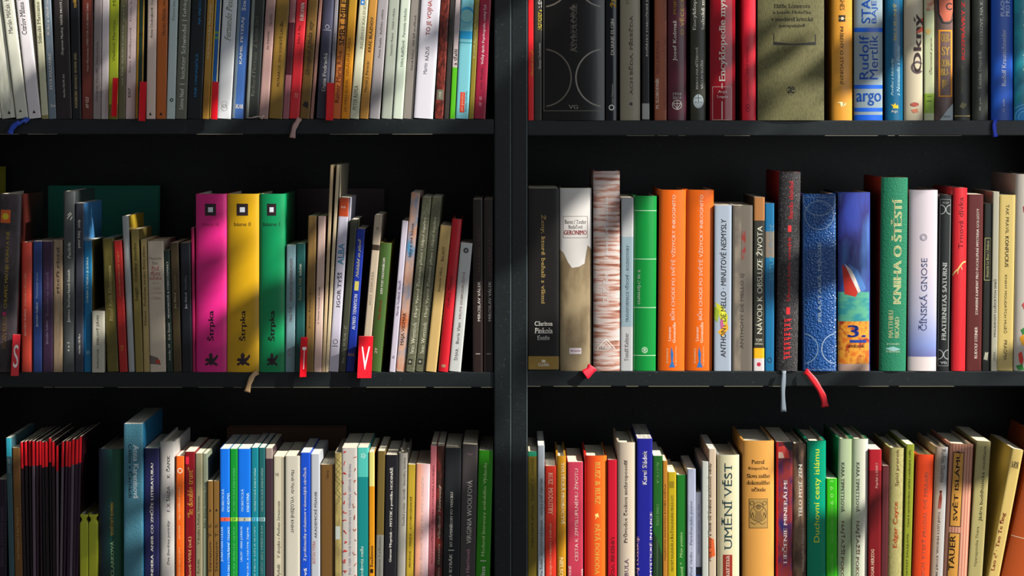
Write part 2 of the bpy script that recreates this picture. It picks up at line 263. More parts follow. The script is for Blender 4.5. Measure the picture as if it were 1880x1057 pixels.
R1R = [
 B(969.8, 980, 0, -72, 'f02028', 'p', 'bright red', T('Okoralá úzkosť', 140, 92, .55, 5, 'f0b030', b=.015)),
 B(980.8, 994.7, 0, -76, '34302c', 'p', 'charcoal', T('HOVORY s', 56, 18, .6, 7, 'e8d020', b=.015, i=.2), T('LÉVI', 15, -8, .6, 7, W, b=.02), T('Georges Charbonnier', 127, 79, .6, 5.5, W, b=.01)),
 B(996, 1110, 0, -70, '12100f', 'h', 'huge black leather', ('ring', 0, 143, 54, 2.6, '6e6658', 'c'), ('ring', 1, 143, 54, 2.6, '9a948a', 'c'), ('ring', 0, -38, 52, 2.6, '6e6658', 'c'), ('ring', 1, -38, 52, 2.6, '9a948a', 'c'), ('frame', .02, .965, 204, -62, .8, '8a8478'),
   T('PRASTARÁ', 95, 8, .41, 9, '6e685c', b=.01), T('ASTROLOGIE', 97, 8, .55, 9, '7e786c', b=.01), T('VG', 200, 193, .48, 18, '9a948a', 'h'), rough=.22, off=-2, feat='with silver circles'),
 B(1112, 1133.6, 0, -76, '0e1018', 'h', 'glossy black', T('ŽIVOT', 15, -40, .58, 11, 'f0c020', b=.04), T('DUANE ELGIN', 101, 35, .55, 6.5, W, b=.03), T('Carpe Momentum', 192, 154, .55, 3.6, W, b=.01), ('ring', .5, 197.5, 5.3, 2, W), rough=.2),
 B(1138.6, 1175.5, 0, -80, '9a927c', 'h', 'stone beige', T('ACH BĚDA, PŘEBĚDA', 175, 28, .55, 8, '6a3a2c', b=.01), T('OD.. Z', 8, -30, .35, 5, '4a4438'), ('disc', .54, 191, 3, '3a302c')),
 B(1179, 1192.5, 0, -74, '0f0d0e', 'p', 'black', T('POČÁTKY STAROČESKÉ MYSLI', 104, -20, .55, 4, W, b=.03), ('band', 219, 190, 'a8aaa4'), feat='with a pale foot'),
 B(1202, 1224, 0, -72, '9c4f30', 'p', 'copper', T('M. SLOBODNÍK', 200, 143, .3, 7, 'f0e4d4', b=.02), T('MAO A BUDDHA', 136, 74, .35, 5.5, '5a2410'), T('NÁBOŽENSKÁ POLITIKA VOČI TIBETSKÉMU BUDDHIZMU', 202, -10, .72, 5, '6a2c16')),
 B(1226, 1260.4, 0, -78, '5a2230', 'h', 'plum', T('Josef Kolmaš', 112, 38, .4, 8.5, W, b=.02), T('POJEDNÁNÍ', 26, -40, .38, 8, G, b=.01), T('O VĚCECH', 64, -6, .75, 8.5, G), T('1934', 175, 170, .5, 16, W, 'h', b=.01), T('2014', 182, 177, .5, 16, W, 'h', b=.01), ('ring', .5, 192.5, 9, 1, W), ('line', W, .9, [(.5, 185), (.5, 200)]), ('line', W, .9, [(.3, 190), (.7, 190)]), ('line', W, .9, [(.3, 190), (.5, 200), (.7, 190)]), rough=.3),
 B(1268, 1296, 0, -76, '3a3a2c', 'h', 'dark olive', T('MARTA EVA BĚŤÁKOVÁ', 164, 86, .42, 5, W, b=.02), T('VÁCLAV BLAŽEK', 164, 109, .7, 5, W, b=.02), T('Encyklopedie', 55, -27, .32, 7.5, W, b=.02), T('baltské mytol', 55, -24, .78, 7.5, W, b=.02), ('disc', .52, 186, 9.5, 'b8c4c8', 1.35), ('line', K, 1, [(.52, 174), (.52, 190)]), ('line', K, 1, [(.3, 180), (.74, 180)]), ('line', K, 1, [(.28, 188), (.42, 188)]), ('line', K, 1, [(.62, 188), (.76, 188)])),
 B(1303.6, 1350, 0, -72, 'a00c20', 'h', 'glossy crimson', T('Encyklopedie mystiky', 149, -37, .52, 15, W, b=.02), ('frame', .09, .85, 228, 159, .9, 'e8b8b0'), T('Argo', 172, 166, .48, 17, 'f0dcd4', 'h'), T('Logos', 181, 175, .48, 20, 'f0dcd4', 'h'), ('line', W, 1.3, [(.47, 163), (.47, 153)]), ('line', W, 1.5, [(.47, 219), (.47, 186)]), rough=.16, off=-2),
 B(1362.6, 1388, 0, -74, 'e81c34', 'h', 'scarlet', T('STARHAWK – SNĚNÍ TEMNOTY', 183, 83, .4, 5, '7a0c18'), ('ring', .4, 195, 3.4, 1.1, '7a0c18'), ('ring', .4, 202, 3.8, 1.1, '7a0c18')),
 B(1391, 1513, 0, -76, '6e6a42', 'h', 'massive olive', T('Eliáše Lönnrota', 15, 8, .56, 66, '1c1a10', 'h', b=.015), T('a Josefa Holečka', 27, 20, .56, 70, '1c1a10', 'h', b=.015), T('v moderní kritické', 39, 32, .56, 78, '1c1a10', 'h', b=.015), T('perspektivě', 52, 44, .56, 48, '1c1a10', 'h', b=.015),
   ('poly', '1c1a10', [(.235, 82), (.235, 62), (.247, 62), (.247, 77), (.55, 81), (.86, 77), (.86, 63), (.875, 63), (.875, 83), (.235, 83)]), ('ring', .5, 166, 8.5, .7, '2c2a1a'), T('æ', 171, 160, .5, 12, '1c1a10', 'h', b=.02), style='cloth:5a5634', rough=.75, off=-3, feat='with black title block'),
 B(1527.6, 1565, 0, -70, 'e09a30', 'h', 'mustard orange', T('HUGHES', 19, -20, .5, 8.5, '3a2408', 'd', b=.015), ('band', 40, 28, '2a2414', .33, .66), ('band', 36.5, 31.5, 'e8dcc0', .45, .57), T('PRÍBEHY O STVORENÍ', 155, 49, .5, 8, '3a2408', 'd', b=.01), ('line', 'f0c070', .7, [(0, 34), (1, 34)]), ('poly', 'f4dfa0', [(.25, 188), (.4, 190), (.45, 198), (.5, 192), (.55, 197), (.62, 191), (.7, 188), (.68, 191), (.62, 195), (.5, 187)])),
 B(1569, 1621, 0, -74, '8fa0a8', 'h', 'silver and blue', ('band', 59, 51, '1460d8'), ('band', 163, 156, '1460d8'), ('band', 205, 198, '1460d8'), ('band', 222, 211, '1460d8'), T('Rudolf', 146, 65, .25, 17, '1c62c8', b=.02), T('Mertlík', 146, 65, .77, 16, '1c62c8', b=.01), T('STARÉ', 43, -29, .3, 20, '1c62c8', b=.03), T('BÁJE A', 43, -20, .8, 14, '1c62c8', b=.01), T('argo', 194, 171, .52, 46, '1c62c8', 'h', b=.03), rough=.3),
 B(1626, 1658, 0, -76, '0d5f86', 'h', 'peacock blue', T('BLUDNÝ BÁJÍ', 74, -30, .55, 8.5, 'd8c878', b=.03), T('Pověsti a báchorky', 176, 106, .4, 6, 'b0d8e0', i=.3), T('z Normandie a Flander', 176, 82, .72, 5.5, 'b0d8e0', i=.3), ('poly', 'e8c020', [(.3, 191), (.45, 197), (.4, 199), (.75, 199), (.7, 192), (.6, 194), (.55, 189), (.45, 193)]), T('Argo', 208, 202, .5, 12, W, 'h', b=.02), rough=.25),
 B(1660, 1695, 0, -78, 'c4b89c', 'h', 'cream', T('Okný', 135, 25, .78, 20, '4a3a38', b=.05), ('ring', .7, 124, 12, 4, '54444a'), ('poly', 'c8553a', [(.62, 44), (.75, 36), (1, 33), (1, 42), (.8, 43)]), ('poly', 'c8553a', [(.6, 60), (.7, 56), (1, 48), (1, 58), (.75, 61)]), ('ring', .55, 192, 8, 1.4, '8a2c20', .5), ('poly', 'b04a3a', [(.35, 192), (.55, 188), (.78, 192), (.55, 196)]), ('poly', 'c87858', [(.35, 202), (.7, 199), (.75, 206), (.5, 208)]), feat='with dark loops and fish'),
 B(1697, 1715.5, 0, -70, 'b6bc92', 'p', 'pale green', T('Čarovné pero', 137, 70, .6, 6, '6a5a3a', i=.3), ('band', 20, -70, 'c8b088', .2, 1, 'mot:b06a4a:120:1'), ('band', 208, 172, '88a82a'), ('line', K, 1.4, [(.25, 186), (.75, 186)]), ('line', K, 1, [(.3, 177), (.75, 177)]), ('disc', .4, 58, 5, 'd0b060')),
 B(1717, 1750.4, 0, -74, '54443e', 'h', 'brown illustrated', ('poly', 'c86448', [(.2, -20), (1, -20), (1, 20), (.85, 38), (.5, 40), (.25, 25)]), ('ring', .8, 12, 7, 2.6, '2a1c1c'), ('line', '241c1c', 3, [(.15, 0), (.2, 25), (.4, 42), (.8, 43), (1, 36)]), ('frame', .19, .95, 178, 55, 2.8, 'e8941a'), T('OLEK-', 77, 62, .58, 17, 'd8b050', 'h', b=.04), T('SY', 102, 86, .58, 15, 'd8b050', 'h', b=.04), T('DON-', 123, 109, .58, 17, 'd8b050', 'h', b=.04), T('BU-', 139, 126, .55, 16, 'd8b050', 'h', b=.04), T('JE', 163, 147, .52, 13, 'd8b050', 'h', b=.04), ('poly', 'a8b4b8', [(.25, 221), (1, 221), (1, 190), (.6, 205)]), T('ARGO', 216, 212, .62, 14, K, 'h', b=.02), style='mot:7a5a54:60:.4', feat='with orange-framed title'),
 B(1753, 1781.3, 0, -72, '2c2a22', 'h', 'blackish olive', T('ROZPRÁVKY Z Č', 110, -12, .5, 9, 'd8302c', b=.05), T('MAREK VADAS', 171, 121, .5, 5.5, '8e8a68', b=.02), ('poly', '8a8458', [(.3, 196), (.5, 187), (.6, 190), (.8, 191), (.65, 197), (.55, 200)]), ('band', 214, 212, 'b8a868'), feat='with red title'),
 B(1785.3, 1814.4, 0, -76, '2c3026', 'h', 'dark forest', T('Lucien Deprijck', 163, 93, .5, 7.5, 'd8d8c8', b=.01), T('OSTROVY, NA KTERÝCH', 82, -38, .55, 7.5, 'd8d8c8', b=.01), T('05. pole', 203, 178, .5, 4.5, 'd8d8c8', b=.01)),
 B(1820.5, 1860, 0, -78, '0c50b8', 'h', 'royal blue', T('Rudolf Krautschneider', 158, 54, .58, 8, 'e8ecf4', b=.01), T('PLACHETNICÍ', 31, -37, .48, 8.5, 'c8d8f0'), T('PRO PAST', 31, -18, .8, 8, 'c8d8f0'), T('05. pole', 206, 182, .58, 4.5, 'e8ecf4', b=.01), ('RIB', '2a4cf0', [(1828, 220, -.004), (1824, 226, -.006), (1824, 240, -.008), (1826, 251, -.008)], 7)),
 B(1863, 1897, 0, -74, '1c7c98', 'h', 'mottled teal', ('disc', .55, 216, 32, '1c8cd8'), ('ring', .55, 216, 24, 1, '8ad0f0'), ('ring', .55, 216, 18, 1, '8ad0f0'), ('ring', .55, 216, 12, 1, '8ad0f0'), T('Antologie moderní', 134, 20, .55, 6, 'c8e8d8'), style='mot:1a9aa8:50:.7'),
]
FIG = [(.28, .0), (.5, .1), (.42, .38), (.28, .5), (.5, .55), (.72, .5), (.6, .38), (.58, .1), (.8, .02)]
def strpka(x0, x1, col, desc, n, shade):
    f = []
    c = .47
    it = [('band', 396, 374, '2a1c22', .30, .66), ('band', 389.5, 380.5, 'd8dce4', .40, .56), T(n, 415, 408, .45, 30, shade, 'h'), T('Štrpka', 626, 570, .5, 15, '2a1020', b=.03),
          ('poly', '2a1420', [(.30, 662), (.34, 657), (.44, 658), (.43, 651), (.50, 647), (.56, 652), (.54, 658), (.62, 656), (.70, 650), (.73, 654), (.66, 661), (.60, 664), (.72, 668), (.68, 672), (.56, 668), (.50, 671), (.42, 668), (.34, 672), (.30, 668), (.42, 664)])]
    return B(x0, x1, 0, 356, col, 'h', desc, *it, rough=.3, off=-1)
R2L = [
 B(-12, 32, 12, 357, '2c2628', 'h', 'black photographic', T('MILAN RUFUS', 640, 580, .42, 8, 'a88450', b=.01), ('band', 579, 573, 'c81c64', .36, .5), T('CHLAPEC MAĽUJE DUHU A INÉ', 566, 425, .42, 9, 'e0c040', b=.01), ('band', 410, 386, 'e0662a', .1, .55), ('disc', .32, 398, 6, 'e0c82a'), side='4a1a14', style='mot:5a4e54:30:.5', off=-6, feat='with yellow title'),
 B(35.5, 58.3, 0, 445, 'd84a38', 'h', 'vermilion', T('Jaroslav Seifert', 617, 567, .35, 5, 'f4c8b8'), T('Deštník z Piccadilly', 562, 500, .38, 5, 'e89a80'), feat='with faint lettering'),
 B(60.5, 77, 0, 443, '28407c', 'p', 'navy blue', T('Jaroslav Seifert', 600, 555, .45, 4.8, 'c8d0e0'), T('Kamenný most', 548, 500, .45, 4.8, '8090b0')),
 B(78.3, 96.6, 0, 443, '3a2440', 'p', 'aubergine', T('Jaroslav Seifert', 632, 588, .45, 4.8, '9a88a0'), T('Koncert na ostrově', 580, 500, .45, 4.8, '6a5a74')),
 B(97.8, 114.5, 0, 441, 'a08a70', 'p', 'tan', T('PÍSEŇ PÍSNÍ', 540, 453, .5, 5, '2a201c', b=.01), style='mot:88745c:200:.1'),
 B(115.6, 137, 1, 351, '4c5050', 'h', 'tall grey', T('James Sutherland-Smith', 592, 495, .5, 5.8, W, b=.02), T('Pazúrik', 475, 444, .5, 5.5, W, b=.02), T('6 a 3', 645, 628, .45, 4, W, b=.02), ('line', W, 1, [(.3, 402), (.7, 392)]), ('line', W, 1, [(.35, 396), (.6, 390)]), ('line', W, 1, [(.6, 404), (.75, 398)]), side='3a3e40', rough=.25),
 B(138.6, 152.8, 1, 373, '3a3c46', 'p', 'dark slate', T('peter šulej   nódy', 455, 403, .45, 6, W, b=.03), T('vlna/dan 100 Pb.x', 650, 613, .5, 3.6, W, b=.02), side='4a8cc8', off=-1),
 B(154, 168.5, 0, 442, '0c6c9c', 'p', 'cerulean', T('CHRÁM Z PIESKU JE BÚRKA', 556, 472, .45, 5.6, 'd0e8e8', b=.02), T('53', 650, 644, .5, 6, 'b0d8e0', 'h'), side='6a5a20'),
 B(170, 193, 0, 571, 'c0bcaa', 'p', 'short cream', T('Ferdinand Smile', 676, 640, .45, 4, K, i=.2), T('PERLOVÝ ZÁVES', 633, 578, .45, 5, '2a2418', b=.01), off=-4, side='c8c4b4'),
 B(196, 218, -9, 438, '6c6228', 'p', 'mossy gold', T('Básně Karla Klostermana', 590, 488, .5, 7, 'b0a468', i=.2), style='mot:50481c:30:.6', pg='8a9a98'),
 B(219, 234, -11, 442, 'b02420', 'p', 'brick red', T('MILENE FAJNDIEROVÁ  SPOJLO', 545, 462, .5, 4, 'e0a070', b=.01), T('115', 644, 634, .45, 4, 'e8b040')),
 B(235.5, 247.5, -12, 397, 'a8acac', 'h', 'silver grey', side='b89a30', rough=.2),
 B(249.3, 263, -9, 422, '8c7c40', 'p', 'khaki', T('Saigjó   Odstíny smutku', 553, 446, .5, 6.5, '3a2c14', b=.01)),
 B(264, 275, -6, 440, 'b09a64', 'p', 'sandy tan', T('Sótecu   Podoben mraku život plyne', 598, 452, .5, 5.5, '4a341c', b=.01)),
 B(276, 305, -5, 443, 'cbbca8', 'p', 'creamy illustrated', T('Masaoka', 477, 472, .45, 22, '8a7a6c', 'h'), T('Šiki', 486, 480, .42, 12, '8a7a6c', 'h'), T('Pod', 497, 489, .42, 14, 'a8403c', 'h'), T('tíhou', 506, 498, .42, 18, 'a8403c', 'h'), T('měsíce', 514, 507, .42, 22, 'a8403c', 'h'), T('výbor', 523, 518, .42, 14, 'b89a90', 'h'), T('z haiku', 532, 526, .45, 18, 'b89a90', 'h'), T('v překladu', 541, 535, .5, 22, 'b89a90', 'h'), T('A. Límana', 550, 544, .45, 18, 'b89a90', 'h'), ('poly', '6a6058', [(0, 652), (.5, 657), (.7, 670), (0, 668)]), ('disc', .5, 664, 4, 'b83a2c'), feat='with red title words'),
 B(306.3, 316.8, -6, 460, '1c3028', 'p', 'bottle green', T('Erik Šimšík', 624, 592, .5, 4.5, W, b=.01), T('MONOREZEŇ & STEREOZEMIAKY', 584, 480, .5, 5, W, b=.02), T('vlna/dan 109', 662, 632, .5, 3.6, W, b=.01)),
 B(318, 333.2, -6, 446, '4a3c24', 'p', 'dark umber', T('Jan Skácel', 567, 537, .45, 4.8, 'c8b89c', b=.02), T('Smuténka', 532, 505, .45, 4.8, '7a6a50')),
 B(335, 353, -4, 446, '161820', 'p', 'ink black', T('Jan Skácel', 567, 537, .5, 4.8, 'c8ccd8', b=.02), T('Metličky', 532, 505, .5, 4.8, '6a6e7c')),
 B(354, 358.6, -3, 418, 'a01850', 'p', 'magenta'),
 strpka(359.4, 416, 'd82480', 'hot pink', 'básne III', 'a01050'),
 strpka(417, 475.3, 'c89a10', 'golden yellow', 'básne II', '5a3c08'),
 strpka(476.2, 523.2, '0a8c54', 'emerald', 'básne I', '083c24'),
 B(524, 541.5, 2, 450, '7c9ca4', 'p', 'pale blue', T('Hans Thill', 590, 564, .5, 5, '6a3030'), T('MÚZEUM NETRPEZLIVOSTI', 553, 475, .5, 5.6, '7a1c24', b=.02), T('N°72', 654, 640, .35, 4, 'a85050')),
 B(542.5, 558.5, 2, 447, '1c5450', 'p', 'deep teal', T('Katarína Tóth', 551, 510, .45, 4.6, 'a0a068'), T('BÁSNE', 506, 484, .45, 5.2, 'e0e8d0', b=.03)),
 B(560, 575.2, 6, 397, '8a6a38', 'p', 'caramel', T('Zoltán Rédey  Bol', 604, 528, .45, 3.6, '4a3818')),
 B(576.3, 590, 8, 397, 'dcbcae', 'p', 'blush', T('Ul. Triciosok: Psychotomie slamotka', 596, 527, .45, 3.6, '7a5a50', b=.01)),
 B(590.8, 596.3, 16, 303, 'cbb088', 'p', 'slim tall cream'),
 B(597, 602.7, 21, 303, 'd8c4a0', 'p', 'tallest cream', side='b4a890', off=1),
 B(603.6, 621, 20, 364, 'cdc8d8', 'p', 'lilac-white', ('band', 398, 364, 'c0481c'), T('IGOR TYŠŠ', 565, 500, .5, 8, '2a2830', b=.01), T('ALBA', 486, 447, .5, 11, '2a8cb4', b=.02), T('drak', 382, 378, .45, 9, 'f0d8c8', 'h'), ('ring', .5, 628, 4.5, .9, K), ('line', K, 1, [(.2, 636), (.8, 636)]), feat='with orange head'),
 B(622, 634, 22, 404, '3e4032', 'p', 'murky olive', T('Anna Sutka  BRIMLENI LIST', 668, 598, .5, 5, 'a8a894', b=.01)),
 B(635, 650.3, 20, 421, '14309c', 'p', 'cobalt', T('ALFRED TENNYSON', 606, 540, .5, 6, 'e0e4f0', b=.02), T('Neblahé za písně', 510, 438, .5, 7, 'd0c890', i=.4), ('band', 534, 517, 'c8bc60', .25, .75), T('IKAR', 654, 649, .5, 12, 'e8b860', 'h', b=.03), side='1c0c10', feat='with gold emblem'),
 B(662, 676.5, 26, 396, 'bcab94', 'p', 'buff', T('HOST  KARKULKA', 560, 498, .45, 4, '8a7a6a'), ('band', 460, 450, '3a2c20'), ('ring', .5, 420, 2.4, .9, '4a4038'), side='8a8070'),
 B(677.5, 699, 20, 447, '3f5c26', 'h', 'grass green', T('KRV POD FIGOVNÍKOM', 540, 474, .42, 5.5, W, b=.04), T('Mária Bátorová', 588, 552, .45, 4.8, 'a03020', b=.01), T('29', 650, 640, .4, 5, 'e0d0c0', b=.02), side='b0a020'),
 B(714.5, 725.3, 24, 406, 'c4bccc', 'p', 'lilac', T('Marcela Veselková  Slimačí', 580, 515, .5, 4.4, '50406a'), T('Z', 658, 654, .5, 5, K, 'h', b=.03)),
 B(727, 743.3, 28, 355, 'c0683a', 'p', 'multicoloured painterly', T('MAJA VIDMAR', 635, 574, .45, 7, '3a1c14', b=.02), T('Izby a iné básne', 472, 410, .5, 6.5, '4a2418', b=.01), style='mot3:c8a08a:4a88b0:48:.5'),
 B(744.5, 761, 31, 363, '6a6a54', 'p', 'sage lettered', T('Ivan Wernisch', 650, 592, .5, 7, 'e8e4cc', b=.01), T('Plop! Vyvrtil Žlahvout pšunt i chlpal liquére', 583, 398, .5, 7.5, 'e0dcc0', b=.02), ('band', 670, 660, '1c1c16', .2, .65), ('disc', .4, 665, 2.4, '9a9a84'), style='mot:56563f:400:1', rough=.6),
 B(762.3, 780, 31, 363, '62624c', 'p', 'sage lettered', T('Ivan Wernisch', 650, 592, .5, 7, 'dcd8bc', b=.01), T('Plop! Vyvrtil Žlahvout pšunt i chlpal liquére', 583, 398, .5, 7.5, 'd0ccb0', b=.02), ('band', 670, 660, '1c1c16', .2, .65), ('disc', .4, 665, 2.4, '9a9a84'), style='mot:56563f:400:1', rough=.6),
 B(781, 801.5, 28, 415, 'c8a86a', 'p', 'honey', T('François Villon', 536, 490, .5, 5, '4a3414', b=.01), T('BALADY', 480, 452, .5, 5, '4a3414', b=.01)),
 B(803.5, 822.3, 26, 403, 'c41424', 'h', 'blood red', T('Oldřich Šťastný', 567, 505, .45, 7, '5a0810', i=.3), ('band', 675, 670, 'a08060', .3, .7)),
 B(824, 846, 22, 447, 'c4c6c4', 'p', 'light grey', T('Boris Vian', 632, 593, .5, 5.5, '4a4a4c', b=.01), T('KRUTÁ DOBRODRUŽSTVÍ', 586, 500, .5, 5.2, '8a5a50', b=.01), ('ring', .5, 461, 5, 3.4, '4a4a4a'), T('ŠMAR', 663, 640, .5, 6, '5a5a5a')),
 B(867.5, 886, 0, 366, '241612', 'p', 'dark brown', T('MIROSLAV VÁLEK', 590, 517, .6, 6.5, 'd8d0c8', b=.02), T('ZAKÁZANÁ LÁSKA', 508, 420, .6, 6.5, '5a4038', b=.01), ('line', 'd0c8c0', 1, [(.3, 650), (.75, 650)]), off=3, feat='left of its twin'),
 B(888, 905.5, 0, 366, '241612', 'p', 'dark brown', T('MIROSLAV VÁLEK', 590, 517, .6, 6.5, 'd8d0c8', b=.02), T('ZAKÁZANÁ LÁSKA', 508, 420, .6, 6.5, '5a4038', b=.01), ('line', 'd0c8c0', 1, [(.3, 650), (.75, 650)]), off=3, feat='right of its twin'),
]
def gounelle(x0, x1, feat):
    return B(x0, x1, 3, 349, 'e8660c', 'h', 'orange', T('BŮH CHODÍ PO SVĚTĚ VŽDYCKY INKOGNITO', 588, 358, .52, 9, 'fbe8d8', b=.01), T('Laurent', 627, 600, .4, 5, 'fbe0c8'), T('Gounelle', 630, 592, .62, 5, 'fbe0c8'),
      ('poly', '2c6cb0', [(.5, 637), (.58, 650), (.56, 664), (.64, 675), (.42, 675), (.5, 664), (.47, 650)]), T('zones', 668, 640, .3, 3, 'fbc898'), T('argonautes', 672, 636, .72, 2.6, 'fbc898'), feat=feat, rough=.35)
